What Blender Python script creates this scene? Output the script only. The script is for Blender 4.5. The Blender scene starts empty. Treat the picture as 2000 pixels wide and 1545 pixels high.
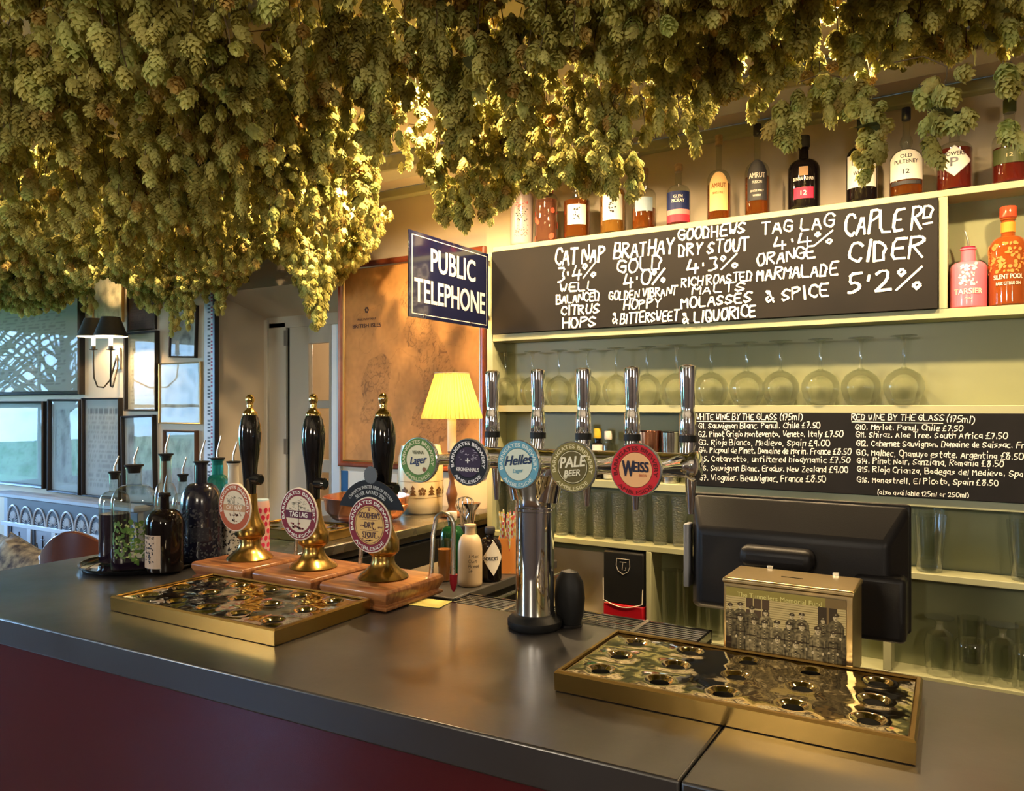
import bpy, bmesh, math, random
from mathutils import Vector, Matrix, Euler, noise
PI = math.pi
random.seed(7)
SC = bpy.context.scene
COL = SC.collection

# ------------------------------------------------------------------ camera
TH = math.radians(31.1); CT, ST = math.cos(TH), math.sin(TH)
FPX = 1490.0; HZ = 793.0; CZ = 1.6
cam = bpy.data.cameras.new('camera'); camo = bpy.data.objects.new('camera', cam); COL.objects.link(camo)
cam.sensor_width = 36.0; cam.lens = 36.0 * FPX / 2000.0
cam.shift_y = (HZ - 772.5) / 2000.0
camo.location = (0, 0, CZ); camo.rotation_euler = (PI/2, 0, TH)
cam.clip_start = 0.02; cam.clip_end = 200
SC.camera = camo

# ------------------------------------------------------------------ world / exposure
SC.view_settings.view_transform = 'Standard'; SC.view_settings.look = 'None'
SC.view_settings.gamma = 1.0; SC.view_settings.use_curve_mapping = False
SC.view_settings.exposure = 1.0
W = bpy.data.worlds.new('sky'); SC.world = W; W.use_nodes = True
nt = W.node_tree; nt.nodes.clear()
_o = nt.nodes.new('ShaderNodeOutputWorld'); _b = nt.nodes.new('ShaderNodeBackground')
_r = nt.nodes.new('ShaderNodeValToRGB'); _s = nt.nodes.new('ShaderNodeSeparateXYZ'); _t = nt.nodes.new('ShaderNodeTexCoord')
nt.links.new(_t.outputs['Generated'], _s.inputs[0]); nt.links.new(_s.outputs['Z'], _r.inputs[0])
_r.color_ramp.elements[0].position = 0.0; _r.color_ramp.elements[0].color = (0.36, 0.64, 1.0, 1)
_r.color_ramp.elements[1].position = 0.6; _r.color_ramp.elements[1].color = (0.22, 0.45, 1.0, 1)
nt.links.new(_r.outputs[0], _b.inputs[0]); _b.inputs[1].default_value = 20.0
nt.links.new(_b.outputs[0], _o.inputs[0])
cy = SC.cycles
cy.max_bounces = 10; cy.diffuse_bounces = 4; cy.glossy_bounces = 5; cy.transmission_bounces = 8; cy.transparent_max_bounces = 24
cy.caustics_reflective = False; cy.caustics_refractive = False
cy.sample_clamp_indirect = 4.0; cy.use_denoising = True

def portal(loc, rot, sx, sy):
    l = bpy.data.lights.new('window_portal', 'AREA'); l.shape = 'RECTANGLE'; l.size = sx; l.size_y = sy
    l.cycles.is_portal = True
    o = bpy.data.objects.new('window_portal', l); COL.objects.link(o); o.location = loc; o.rotation_euler = rot
portal((-8.62, 1.0, 1.6), (0, -PI/2, 0), 2.0, 3.8)      # window in the left wall
portal((-4.95, -3.12, 1.6), (PI/2, 0, 0), 1.3, 1.5)
WARM = (1.0, 0.71, 0.38)
CEIL = 2.72; PEND_FILL = 34
SPOTS = [(-2.18, 2.30, 46), (-1.50, 2.45, 40), (-0.85, 2.30, 34), (-0.35, 2.26, 42), (0.45, 2.30, 38), (-3.3, 2.0, 26), (-1.30, 1.72, 34), (-2.75, 1.25, 16)]

# ------------------------------------------------------------------ helpers
def P(u, v, X=None, Y=None, Z=None, t=None):
    r = (u - 1000) / FPX; h = (HZ - v) / FPX
    d = Vector((r*CT - ST, r*ST + CT, h))
    if X is not None: t = X / d.x
    if Y is not None: t = Y / d.y
    if Z is not None: t = (Z - CZ) / d.z
    return Vector((0, 0, CZ)) + d*t
def proj(p):
    f = -ST*p[0] + CT*p[1]; r = CT*p[0] + ST*p[1]
    if f < 0.05: return None
    return 1000 + FPX*r/f, HZ - FPX*(p[2]-CZ)/f, f

MATS = {}
def mat(name, col, rough=0.5, metal=0.0, bump=0.0, bscale=40.0, var=0.0, vscale=5.0, coat=0.0, emis=None, es=0.0, trans=0.0, spec=0.5, stretch=None, alpha=None, col2=None, sheen=0.0, rvar=0.0, sss=0.0):
    if name in MATS: return MATS[name]
    m = bpy.data.materials.new(name); m.use_nodes = True; n = m.node_tree; b = n.nodes['Principled BSDF']
    b.inputs['Base Color'].default_value = (*col, 1); b.inputs['Roughness'].default_value = rough
    b.inputs['Metallic'].default_value = metal; b.inputs['Specular IOR Level'].default_value = spec
    if coat: b.inputs['Coat Weight'].default_value = coat; b.inputs['Coat Roughness'].default_value = 0.06
    if trans: b.inputs['Transmission Weight'].default_value = trans
    if emis: b.inputs['Emission Color'].default_value = (*emis, 1); b.inputs['Emission Strength'].default_value = es
    tc = n.nodes.new('ShaderNodeTexCoord'); mp = n.nodes.new('ShaderNodeMapping'); n.links.new(tc.outputs['Object'], mp.inputs[0])
    if stretch: mp.inputs['Scale'].default_value = stretch
    if var or rvar:
        nz = n.nodes.new('ShaderNodeTexNoise'); nz.inputs['Scale'].default_value = vscale; nz.inputs['Detail'].default_value = 6
        n.links.new(mp.outputs[0], nz.inputs[0])
        if var:
            rp = n.nodes.new('ShaderNodeValToRGB'); rp.color_ramp.elements[0].position = 0.32; rp.color_ramp.elements[1].position = 0.68
            c2 = col2 if col2 else tuple(min(1, c*(1+var)) for c in col); c1 = col if col2 else tuple(c*(1-var) for c in col)
            rp.color_ramp.elements[0].color = (*c1, 1); rp.color_ramp.elements[1].color = (*c2, 1)
            n.links.new(nz.outputs[0], rp.inputs[0]); n.links.new(rp.outputs[0], b.inputs['Base Color'])
        if rvar:
            mr = n.nodes.new('ShaderNodeMapRange'); mr.inputs[3].default_value = max(0.02, rough-rvar); mr.inputs[4].default_value = rough+rvar
            mr.inputs[1].default_value = 0.3; mr.inputs[2].default_value = 0.7
            n.links.new(nz.outputs[0], mr.inputs[0]); n.links.new(mr.outputs[0], b.inputs['Roughness'])
    if bump:
        nb = n.nodes.new('ShaderNodeTexNoise'); nb.inputs['Scale'].default_value = bscale; nb.inputs['Detail'].default_value = 4
        bp = n.nodes.new('ShaderNodeBump'); bp.inputs['Strength'].default_value = bump; bp.inputs['Distance'].default_value = 0.01
        n.links.new(mp.outputs[0], nb.inputs[0]); n.links.new(nb.outputs[0], bp.inputs['Height']); n.links.new(bp.outputs[0], b.inputs['Normal'])
    MATS[name] = m; return m
def thin_glass(name, tint=(0.93, 0.96, 0.93), rough=0.02, f=1.0, bump=0.0, bscale=60, pw=2.6):
    if name in MATS: return MATS[name]
    m = bpy.data.materials.new(name); m.use_nodes = True; n = m.node_tree; n.nodes.clear()
    o = n.nodes.new('ShaderNodeOutputMaterial'); mx = n.nodes.new('ShaderNodeMixShader')
    tr = n.nodes.new('ShaderNodeBsdfTransparent'); gl = n.nodes.new('ShaderNodeBsdfGlossy'); lw = n.nodes.new('ShaderNodeLayerWeight')
    lw.inputs[0].default_value = 0.5
    pe_ = pw; pw = n.nodes.new('ShaderNodeMath'); pw.operation = 'POWER'; pw.inputs[1].default_value = pe_; n.links.new(lw.outputs['Facing'], pw.inputs[0])
    tr.inputs[0].default_value = (*tint, 1); gl.inputs['Roughness'].default_value = rough
    mm = n.nodes.new('ShaderNodeMath'); mm.operation = 'MULTIPLY_ADD'; mm.inputs[1].default_value = 0.85; mm.inputs[2].default_value = 0.05*f
    n.links.new(pw.outputs[0], mm.inputs[0])
    n.links.new(mm.outputs[0], mx.inputs[0]); n.links.new(tr.outputs[0], mx.inputs[1]); n.links.new(gl.outputs[0], mx.inputs[2]); n.links.new(mx.outputs[0], o.inputs[0])
    if bump:
        nb = n.nodes.new('ShaderNodeTexNoise'); nb.inputs['Scale'].default_value = bscale
        tc = n.nodes.new('ShaderNodeTexCoord'); n.links.new(tc.outputs['Object'], nb.inputs[0])
        bp = n.nodes.new('ShaderNodeBump'); bp.inputs['Strength'].default_value = bump; bp.inputs['Distance'].default_value = 0.01
        n.links.new(nb.outputs[0], bp.inputs['Height']); n.links.new(bp.outputs[0], gl.inputs['Normal']); n.links.new(bp.outputs[0], lw.inputs['Normal'])
    MATS[name] = m; return m
def vcol_mat(name, rough=0.5, coat=0.0, metal=0.0, spec=0.5):
    if name in MATS: return MATS[name]
    m = mat(name, (1, 1, 1), rough, metal, coat=coat, spec=spec); n = m.node_tree
    a = n.nodes.new('ShaderNodeVertexColor'); a.layer_name = 'Print'; n.links.new(a.outputs[0], n.nodes['Principled BSDF'].inputs['Base Color'])
    return m

def obj(name, bm, m, parent=None, loc=None, rot=None, smooth=False, bevel=0.0, bseg=2):
    me = bpy.data.meshes.new(name)
    if isinstance(bm, bmesh.types.BMesh): bm.to_mesh(me); bm.free()
    else: me.from_pydata(bm[0], [], bm[1]); me.update()
    if m is not None:
        for x in (m if isinstance(m, (list, tuple)) else [m]): me.materials.append(x)
    o = bpy.data.objects.new(name, me); COL.objects.link(o)
    if parent: o.parent = parent
    if loc is not None: o.location = loc
    if rot is not None: o.rotation_euler = rot
    if smooth:
        for p in me.polygons: p.use_smooth = True
        me.set_sharp_from_angle(angle=math.radians(40))
    if bevel:
        b = o.modifiers.new('bevel', 'BEVEL'); b.width = bevel; b.segments = bseg; b.limit_method = 'ANGLE'
        if not smooth:
            for p in me.polygons: p.use_smooth = True
            me.set_sharp_from_angle(angle=math.radians(30))
    return o
def tag(o, label=None, cat=None, group=None, kind=None):
    if label: o['label'] = label
    if cat: o['category'] = cat
    if group: o['group'] = group
    if kind: o['kind'] = kind
    return o
def thing(name, label, cat, loc=(0, 0, 0), rz=0.0, group=None):
    o = bpy.data.objects.new(name, None); COL.objects.link(o); o.empty_display_size = 0.05
    o.location = loc; o.rotation_euler = (0, 0, rz); return tag(o, label, cat, group)
def box(x0, x1, y0, y1, z0, z1, bm=None):
    bm = bm or bmesh.new()
    v = [bm.verts.new(c) for c in ((x0,y0,z0),(x1,y0,z0),(x1,y1,z0),(x0,y1,z0),(x0,y0,z1),(x1,y0,z1),(x1,y1,z1),(x0,y1,z1))]
    for f in ((3,2,1,0),(4,5,6,7),(0,1,5,4),(1,2,6,5),(2,3,7,6),(3,0,4,7)): bm.faces.new([v[i] for i in f])
    return bm
def lathe(prof, n=24, bm=None, c=(0, 0), cap0=True, cap1=True, sq=None):
    """prof: (r,z) from bottom to top. sq=(sx,sy,power) gives a squarish section"""
    bm = bm or bmesh.new(); rings = []
    for r, z in prof:
        ring = []
        for i in range(n):
            a = 2*PI*i/n; x, y = math.cos(a), math.sin(a)
            if sq:
                k = (abs(x)**sq[2] + abs(y)**sq[2])**(-1/sq[2])
                x, y = x*k*sq[0], y*k*sq[1]
            ring.append(bm.verts.new((c[0]+r*x, c[1]+r*y, z)))
        rings.append(ring)
    for a, b in zip(rings, rings[1:]):
        for i in range(n): bm.faces.new((a[i], a[(i+1) % n], b[(i+1) % n], b[i]))
    if cap0: bm.faces.new(rings[0][::-1])
    if cap1: bm.faces.new(rings[-1])
    return bm
def tube(pts, r, n=8, bm=None, caps=True):
    bm = bm or bmesh.new(); pts = [Vector(p) for p in pts]; rings = []
    rs = r if isinstance(r, (list, tuple)) else [r]*len(pts)
    up = None
    for i, p in enumerate(pts):
        d = (pts[min(i+1, len(pts)-1)] - pts[max(i-1, 0)]).normalized()
        if up is None: up = Vector((0, 0, 1)) if abs(d.z) < 0.9 else Vector((1, 0, 0))
        s = d.cross(up).normalized(); up = s.cross(d).normalized()
        rings.append([bm.verts.new(p + (s*math.cos(2*PI*k/n) + up*math.sin(2*PI*k/n))*rs[i]) for k in range(n)])
    for a, b in zip(rings, rings[1:]):
        for i in range(n): bm.faces.new((a[i], a[(i+1) % n], b[(i+1) % n], b[i]))
    if caps: bm.faces.new(rings[0][::-1]); bm.faces.new(rings[-1])
    return bm
def arc(c, r, a0, a1, n, ax='xz'):
    o = []
    for i in range(n+1):
        a = a0+(a1-a0)*i/n; q = [c[0], c[1], c[2]]
        q['xyz'.index(ax[0])] += r*math.cos(a); q['xyz'.index(ax[1])] += r*math.sin(a); o.append(tuple(q))
    return o
def rings_box(prof, x0, x1, y0, y1, bm=None):
    """moulded block: prof = (inset, z) rings"""
    bm = bm or bmesh.new(); R = []
    for s, z in prof:
        R.append([bm.verts.new(c) for c in ((x0+s, y0+s, z), (x1-s, y0+s, z), (x1-s, y1-s, z), (x0+s, y1-s, z))])
    for a, b in zip(R, R[1:]):
        for i in range(4): bm.faces.new((a[i], a[(i+1) % 4], b[(i+1) % 4], b[i]))
    bm.faces.new(R[0][::-1]); bm.faces.new(R[-1]); return bm
def disc(r, n=40, z=0.0, bm=None, c=(0, 0), r0=0.0, sy=1.0):
    """flat disc or ring in local XY, normal +Z"""
    bm = bm or bmesh.new()
    o = [bm.verts.new((c[0]+r*math.cos(2*PI*i/n), c[1]+sy*r*math.sin(2*PI*i/n), z)) for i in range(n)]
    if r0 <= 0: bm.faces.new(o)
    else:
        q = [bm.verts.new((c[0]+r0*math.cos(2*PI*i/n), c[1]+sy*r0*math.sin(2*PI*i/n), z)) for i in range(n)]
        for i in range(n): bm.faces.new((o[i], o[(i+1) % n], q[(i+1) % n], q[i]))
    return bm
def revsolid(prof, n=32, bm=None): return lathe(prof, n, bm)
def xf(bm, M): bmesh.ops.transform(bm, matrix=M, verts=bm.verts); return bm
FACE = Matrix.Rotation(PI/2, 4, 'X')        # local XY plane -> faces -Y (x right, z up)

# --- typeset lettering (built-in font) as mesh data
_tc = {}
def type_mesh(s, bold=0.0):
    bold = 0.0; k = s
    if k in _tc: return _tc[k]
    c = bpy.data.curves.new('t', 'FONT'); c.body = s; c.size = 1.0; c.offset = bold; c.align_x = 'LEFT'; c.resolution_u = 4
    o = bpy.data.objects.new('t', c); COL.objects.link(o)
    bpy.context.view_layer.update(); dg = bpy.context.evaluated_depsgraph_get()
    me = bpy.data.meshes.new_from_object(o.evaluated_get(dg))
    V = [v.co.copy() for v in me.vertices]; F = [tuple(p.vertices) for p in me.polygons]
    bpy.data.objects.remove(o); bpy.data.curves.remove(c); bpy.data.meshes.remove(me)
    x0 = min(v.x for v in V); V = [(v.x-x0, v.y) for v in V]; w = max(v[0] for v in V)
    _tc[k] = (V, F, w); return _tc[k]
def addtype(bm, s, cx, cy_, h, w=None, bold=0.015, z=0.001, slant=0.0, rise=0.0, xs=1.0):
    """straight line of lettering centred on cx, baseline cy_, cap height h"""
    V, F, tw = type_mesh(s, bold); k = h/0.70; kx = (w/tw) if w else k*xs; e = bold*k*.9
    for q, (ox, oy) in enumerate(((0, 0), (e, e*.5), (-e, -e*.5), (e, -e*.5), (-e, e*.5)) if bold > 0 else ((0, 0),)):
        vs = [bm.verts.new((cx + ox + (x - tw/2)*kx + slant*y*k, cy_ + oy + y*k + rise*(x-tw/2)*kx, z + q*.00003)) for x, y in V]
        for f in F:
            try: bm.faces.new([vs[i] for i in f])
            except ValueError: pass
def arctype(bm, s, R, amid, h, span=None, bold=0.015, z=0.001, inward=False, xs=1.0, sy=1.0, c=(0,0)):
    """lettering on an arc; amid in degrees (90 = top). inward: reads along the bottom"""
    V, F, tw = type_mesh(s, bold); k = h/0.70
    tot = math.radians(span) if span else tw*k*xs/R
    e = bold*k*.9
    for q, (ox, oy) in enumerate(((0, 0), (e, e*.5), (-e, -e*.5), (e, -e*.5), (-e, e*.5)) if bold > 0 else ((0, 0),)):
        vs = []
        for x, y in V:
            f = x/tw - 0.5
            if inward: a = math.radians(amid) + f*tot + ox/R; rr = R - y*k + oy
            else: a = math.radians(amid) - f*tot + ox/R; rr = R + y*k + oy
            vs.append(bm.verts.new((c[0]+rr*math.cos(a), c[1]+rr*math.sin(a)*sy, z + q*.00003)))
        for f in F:
            try: bm.faces.new([vs[i] for i in f])
            except ValueError: pass

# --- chalk handwriting: single strokes
G = {
'A':'022842 1434','B':'0208 082838363505 053544433202','C':'4738180604133243','D':'0208 08283846443202','E':'48080242 0535','F':'480802 0535','G':'473818060413324345 2545',
'H':'0802 4842 0545','I':'1812','J':'3833221203','K':'0802 4805 0542','L':'080242','M':'0208254842','N':'02084248','O':'182806041222423448382818','P':'0208 0838473605','Q':'28180604122232444638 28 2442',
'R':'0208 0838473605 1542','S':'473818070635443222 0312 2212','T':'0848 2822','U':'0804133244 48','V':'082248','W':'0812253248','X':'0842 4802','Y':'0825 4825 2522','Z':'08480242',
'a':'36160403123336 3633 3642','b':'0802 0516363432 1203','c':'3616040312 1232','d':'38 3832 3616040312 1233','e':'0434361604031232','f':'38281712 0636','g':'36160413233536 3630201001','h':'0802 0516363532','i':'1612 1819','j':'262010 2829',
'k':'0802 3604 1432','l':'1812','m':'0602 051516 1612 152526 2622','n':'0602 0516363532','o':'160413333516','p':'0600 0516363412 02','q':'36160413 3336 3630','r':'0602 051626','s':'361605341302','t':'1813223 0636','u':'0603123336 3632','v':'061236','w':'06122436','x':'0632 3602','y':'0613 3610 00',
'z':'06360232','0':'180604122232444628 18','1':'061812','2':'0718383502 0242','3':'0838253433 331202','4':'1804 0444 3632','5':'3808052534331202','6':'37180403123334150 4','7':'083812 1535','8':'18073534122232140518 38','9':'3515061838 3832','£':'38281712 0242 0525','%':'0242 4802','&':'421738 2818071543 12020433',
'.':'1213','·':'1516','?':'1213',',':'1211','(':'29171310','(':'29171321',')':'09272301',"'":'1817','-':'0535',
}
G['%'] = '4802 0817180 7'; G['t'] = '18132232 0636'; G['6'] = '3718040312333415'; G['O']='1806041232444638 3818'; G['0']='1806041232444638 3818'
G['8'] = '18074534322212031538 3818'; G['Q']='1806041232444638 3818 2442'; G['%'] = '4802 0808 07170818 33424332'
G['%'] = '4802 0717180807 3343423233'; G['&'] = '4216183817 0403124 4'; G['&'] = '4227280817 1504122344'; G['D']='0208 0828463432 3202'
G['S']='47280615344312 1203'; G['g']='3616041323353 6'; G['g']='36160413233536 3630201001'; G['9']='3515061838 3832'
G['a']='361604133336 3632'; G['d']='383216 1604133335'; G['d']='3832 36160413 1333'
G['U'] = '08041222324448'; G['%'] = '6802 1607182716 5243546352'; G['w'] = '0612253246'; G['m'] = '0602 05162522 25364542'; G['y'] = '0613 3600'
def glyph(ch):
    s = G.get(ch)
    if s is None: return []
    out = []
    for st in s.split(' '):
        if len(st) < 4: continue
        out.append([(int(st[i]), int(st[i+1])) for i in range(0, len(st)-1, 2)])
    return out
def chalk(s, p0, p1, h, w, rnd=0.25, y=None, descale=1.0, V=None, F=None, seed=0, lift=0.0):
    """write s between board points p0,p1 (x,z) with cap height h, stroke width w -> strips"""
    R = random.Random(hash((s, 3)) & 0xffff if False else sum(ord(c)*(i+1) for i, c in enumerate(s)) + seed)
    glyphs = []; x = 0.0
    for ch in s:
        g = glyph(ch)
        if ch == ' ': x += 2.6; continue
        if not g: x += 2; continue
        mx = max(p[0] for st in g for p in st); mn = min(p[0] for st in g for p in st)
        pad = .7 if mx-mn < 1 else 0
        glyphs.append((x-mn+pad, g)); x += (mx-mn) + 1.5 + 2*pad
    tot = max(x-1.5, 1); d = Vector((p1[0]-p0[0], p1[1]-p0[1])); L = d.length; d /= L; nrm = Vector((-d.y, d.x))
    kx = L/tot; ky = h/6.0
    for gx, g in glyphs:
        jy = R.uniform(-rnd, rnd)*0.8; js = R.uniform(0.92, 1.1); sl = R.uniform(-0.02, 0.16)
        for st in g:
            pts = [((px)*kx*js, (py-2)*ky*js + jy*ky) for px, py in st]
            pts = [(gx*kx + px + sl*py + R.uniform(-.12, .12)*kx, py + R.uniform(-.14, .14)*ky) for px, py in pts]
            if len(pts) > 2:      # one corner-cutting pass, ends kept
                q = [pts[0]]
                for a, b in zip(pts, pts[1:]):
                    q.append((a[0]*.78+b[0]*.22, a[1]*.78+b[1]*.22)); q.append((a[0]*.22+b[0]*.78, a[1]*.22+b[1]*.78))
                q.append(pts[-1]); pts = q
            for a, b in zip(pts, pts[1:]):
                A = Vector(p0) + d*a[0] + nrm*a[1]; B = Vector(p0) + d*b[0] + nrm*b[1]
                e = B-A
                if e.length < 1e-6: e = Vector((1e-4, 0))
                e.normalize(); ww = w*R.uniform(.75, 1.2); s_ = Vector((-e.y, e.x))*ww/2; A2 = A-e*ww*.38; B2 = B+e*ww*.38
                i = len(V)
                yy = y - (i//6 % 19)*.00004
                for q in (A2-s_, A2-e*ww*.14, A2+s_, B2+s_, B2+e*ww*.14, B2-s_): V.append((q.x, yy, q.y))
                F.append((i, i+5, i+4, i+3, i+2, i+1))

def printgrid(name, parent, w, h, nx, ny, fn, m, loc=(0, 0, 0), rot=None, curve=None):
    """flat print: vertex colours on a fine grid. fn(s,t)->rgb, s right, t up in 0..1; faces -Y"""
    V = []; F = []; Cc = []
    for j in range(ny+1):
        for i in range(nx+1):
            s, t = i/nx, j/ny
            if curve: a = (s-.5)*w/curve; V.append((curve*math.sin(a), -curve*math.cos(a), t*h))
            else: V.append(((s-.5)*w, 0, t*h))
            Cc.append(fn(s, t))
    for j in range(ny):
        for i in range(nx):
            a = j*(nx+1)+i; F.append((a, a+1, a+nx+2, a+nx+1))
    o = obj(name, (V, F), m, parent, loc, rot)
    at = o.data.color_attributes.new('Print', 'FLOAT_COLOR', 'POINT')
    for i, c in enumerate(Cc): at.data[i].color = (*c, 1)
    if curve:
        for p in o.data.polygons: p.use_smooth = True
    return o

# ------------------------------------------------------------------ materials
m_wall = mat('cream_plaster', (0.60, 0.50, 0.36), 0.75, bump=0.15, bscale=9, var=0.05, vscale=2)
m_ceil = mat('ceiling_paint', (0.50, 0.44, 0.36), 0.85, bump=0.1, bscale=6)
m_beam = mat('grey_beam_paint', (0.30, 0.29, 0.24), 0.6, bump=0.3, bscale=12)
m_sage = mat('sage_paint', (0.37, 0.37, 0.21), 0.45, bump=0.06, bscale=20, var=0.05, vscale=3)
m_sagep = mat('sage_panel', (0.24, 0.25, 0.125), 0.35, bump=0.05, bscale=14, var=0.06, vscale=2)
m_white = mat('cream_gloss', (0.62, 0.58, 0.48), 0.25, bump=0.15, bscale=14)
m_floor = mat('dark_boards', (0.10, 0.06, 0.035), 0.4, var=0.4, vscale=4, stretch=(1, 12, 1))
m_top = mat('dark_counter', (0.020, 0.018, 0.017), 0.34, bump=0.03, bscale=30, rvar=0.05, vscale=5, spec=.9, coat=.35)
m_top.node_tree.nodes['Principled BSDF'].inputs['Coat Roughness'].default_value = .22
m_maroon = mat('maroon_gloss', (0.050, 0.004, 0.006), 0.25, bump=0.35, bscale=2.2, coat=0.3)
m_steel = mat('worn_steel', (0.55, 0.53, 0.48), 0.25, 1.0, rvar=0.1, vscale=8)
m_chrome = mat('chrome', (0.86, 0.87, 0.90), 0.045, 1.0)
m_brass = mat('polished_brass', (0.80, 0.56, 0.20), 0.14, 1.0, bump=0.03, bscale=30, rvar=0.05, vscale=14)
m_brassd = mat('aged_brass', (0.40, 0.25, 0.07), 0.25, 1.0, bump=0.03, bscale=30)
m_brassw = mat('rippled_brass', (0.72, 0.60, 0.36), 0.07, 1.0, bump=0.6, bscale=6, var=0.08, vscale=20)
m_black = mat('black_gloss', (0.006, 0.006, 0.007), 0.08, coat=0.6)
m_blackp = mat('black_plastic', (0.010, 0.009, 0.009), 0.42, bump=0.05, bscale=500, spec=.25)
m_blackm = mat('matt_black', (0.008, 0.008, 0.008), 0.5, spec=.25)
m_hole = mat('opening_black', (0.002, 0.002, 0.002), 0.9, spec=0.1)  # near-black for drains and coin slot, and for the shade in the door gap
m_mahog = mat('mahogany', (0.20, 0.065, 0.025), 0.28, var=0.3, vscale=7, stretch=(1.2, 14, 6), col2=(0.42, 0.18, 0.06), coat=0.25)
m_chalkb = mat('chalkboard', (0.011, 0.009, 0.008), 0.7, var=0.45, vscale=4, rvar=0.1, spec=.2)
m_chalk = mat('chalk', (0.86, 0.84, 0.76), 0.9)
m_enamel = mat('navy_enamel', (0.006, 0.008, 0.035), 0.12, coat=0.5)
m_enw = mat('white_enamel', (0.80, 0.74, 0.62), 0.25)
m_redfr = mat('red_wood_frame', (0.22, 0.05, 0.018), 0.3, var=0.2, vscale=20)
m_gold = mat('gold_lip', (0.75, 0.52, 0.22), 0.3, 1.0)
m_dkfr = mat('dark_frame', (0.018, 0.014, 0.012), 0.3)
def wall_glass(name, bump=0.0, bscale=60, k=.6):
    m = bpy.data.materials.new(name); m.use_nodes = True; n = m.node_tree; n.nodes.clear()
    o = n.nodes.new('ShaderNodeOutputMaterial'); mx = n.nodes.new('ShaderNodeMixShader'); tr = n.nodes.new('ShaderNodeBsdfTransparent'); gl = n.nodes.new('ShaderNodeBsdfGlass')
    tr.inputs[0].default_value = (.97, .98, .97, 1); gl.inputs['Color'].default_value = (1, 1, 1, 1); gl.inputs['Roughness'].default_value = 0.015; gl.inputs['IOR'].default_value = 1.48
    mx.inputs[0].default_value = k; n.links.new(tr.outputs[0], mx.inputs[1]); n.links.new(gl.outputs[0], mx.inputs[2]); n.links.new(mx.outputs[0], o.inputs[0])
    if bump:
        nb = n.nodes.new('ShaderNodeTexVoronoi'); nb.inputs['Scale'].default_value = bscale; tc = n.nodes.new('ShaderNodeTexCoord'); n.links.new(tc.outputs['Object'], nb.inputs[0])
        bp = n.nodes.new('ShaderNodeBump'); bp.inputs['Strength'].default_value = bump; bp.inputs['Distance'].default_value = 0.004
        n.links.new(nb.outputs[0], bp.inputs['Height']); n.links.new(bp.outputs[0], gl.inputs['Normal'])
    return m
m_wine = wall_glass('wine_glassware', k=.34); m_glass = thin_glass('glassware_clear', (.96, .975, .96), f=1.6, pw=2.0); m_dimple = thin_glass('glassware_dimpled', (.95, .97, .95), rough=.04, f=2.2, pw=1.7, bump=1.0, bscale=150)
m_bclear = thin_glass('bottle_clear', (0.88, 0.90, 0.86), f=1.2)
m_bamber = mat('whisky', (0.42, 0.10, 0.015), 0.05, trans=0.75)
m_bgold = mat('gold_whisky', (0.62, 0.27, 0.05), 0.05, trans=0.75)
m_bred = mat('red_whisky', (0.20, 0.02, 0.012), 0.05, trans=0.5)
m_bblack = mat('black_bottle', (0.006, 0.004, 0.004), 0.06, spec=.35)
m_bgreen = mat('green_bottle', (0.01, 0.10, 0.03), 0.05, trans=0.4)
m_cork = mat('cork', (0.42, 0.28, 0.14), 0.8, var=0.3, vscale=60)
m_paper = mat('label_paper', (0.78, 0.72, 0.60), 0.6)
m_ink = mat('dark_ink', (0.02, 0.018, 0.02), 0.6)
m_mirrorg = thin_glass('picture_glass', (0.97, 0.98, 0.98), rough=0.015, f=.2, bump=0.03, bscale=4, pw=6.5)
def flat(name, c, rough=0.5, **k): k.setdefault('spec', .22); return mat(name, c, rough, **k)

# ------------------------------------------------------------------ the room
WY = 3.10
def struct(name, bm, m, **k): return tag(obj(name, bm, m, **k), kind='structure')
struct('floor', box(-8.6, 2.6, -3.1, 4.9, -0.1, 0), m_floor)
# back wall with the deep doorway (X -4.02..-2.97)
DX0, DX1, DZ = -4.02, -2.965, 2.17
bm = box(-8.6, DX0, WY, WY+0.45, 0, CEIL); box(DX1, 2.6, WY, WY+0.45, 0, CEIL, bm)
# lintel with a splayed soffit
v = [bm.verts.new(c) for c in ((DX0, WY, 2.30), (DX1, WY, 2.30), (DX1, WY+.45, DZ), (DX0, WY+.45, DZ), (DX0, WY, CEIL), (DX1, WY, CEIL), (DX1, WY+.45, CEIL), (DX0, WY+.45, CEIL))]
for f in ((3,2,1,0),(4,5,6,7),(0,1,5,4),(1,2,6,5),(2,3,7,6),(3,0,4,7)): bm.faces.new([v[i] for i in f])
struct('wall_back', bm, m_wall)
m_dado = mat('dark_red_room_paint', (.12, .09, .075), .6)
def wall_with_holes(name, axis, c0, c1, a0, a1, holes, m=None):
    bm = bmesh.new(); cuts = sorted(holes); cur = a0
    def b(p, q, z0, z1):
        if q-p < 1e-4: return
        if axis == 'x': box(p, q, c0, c1, z0, z1, bm)
        else: box(c0, c1, p, q, z0, z1, bm)
    for h0, h1, z0, z1 in cuts:
        b(cur, h0, 0, CEIL); b(h0, h1, 0, z0); b(h0, h1, z1, CEIL); cur = h1
    b(cur, a1, 0, CEIL); return struct(name, bm, m or m_wall)
wall_with_holes('wall_left', 'y', -8.75, -8.6, -3.1, 3.55, [(-0.9, 0.95, 0.75, 2.45), (1.1, 2.9, 0.75, 2.45)])
wall_with_holes('wall_front', 'x', -3.25, -3.1, -8.75, 2.75, [(-5.6, -4.3, .85, 2.35)], m_dado)
struct('wall_right', box(2.6, 2.75, -3.1, 4.9, 0, CEIL), m_dado)
struct('ceiling', box(-8.75, 2.75, -3.25, WY+0.45, CEIL, CEIL+0.1), m_ceil)
struct('wall_passage', box(-5.2, -1.9, 4.7, 4.85, 0, CEIL), m_wall)
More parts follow.
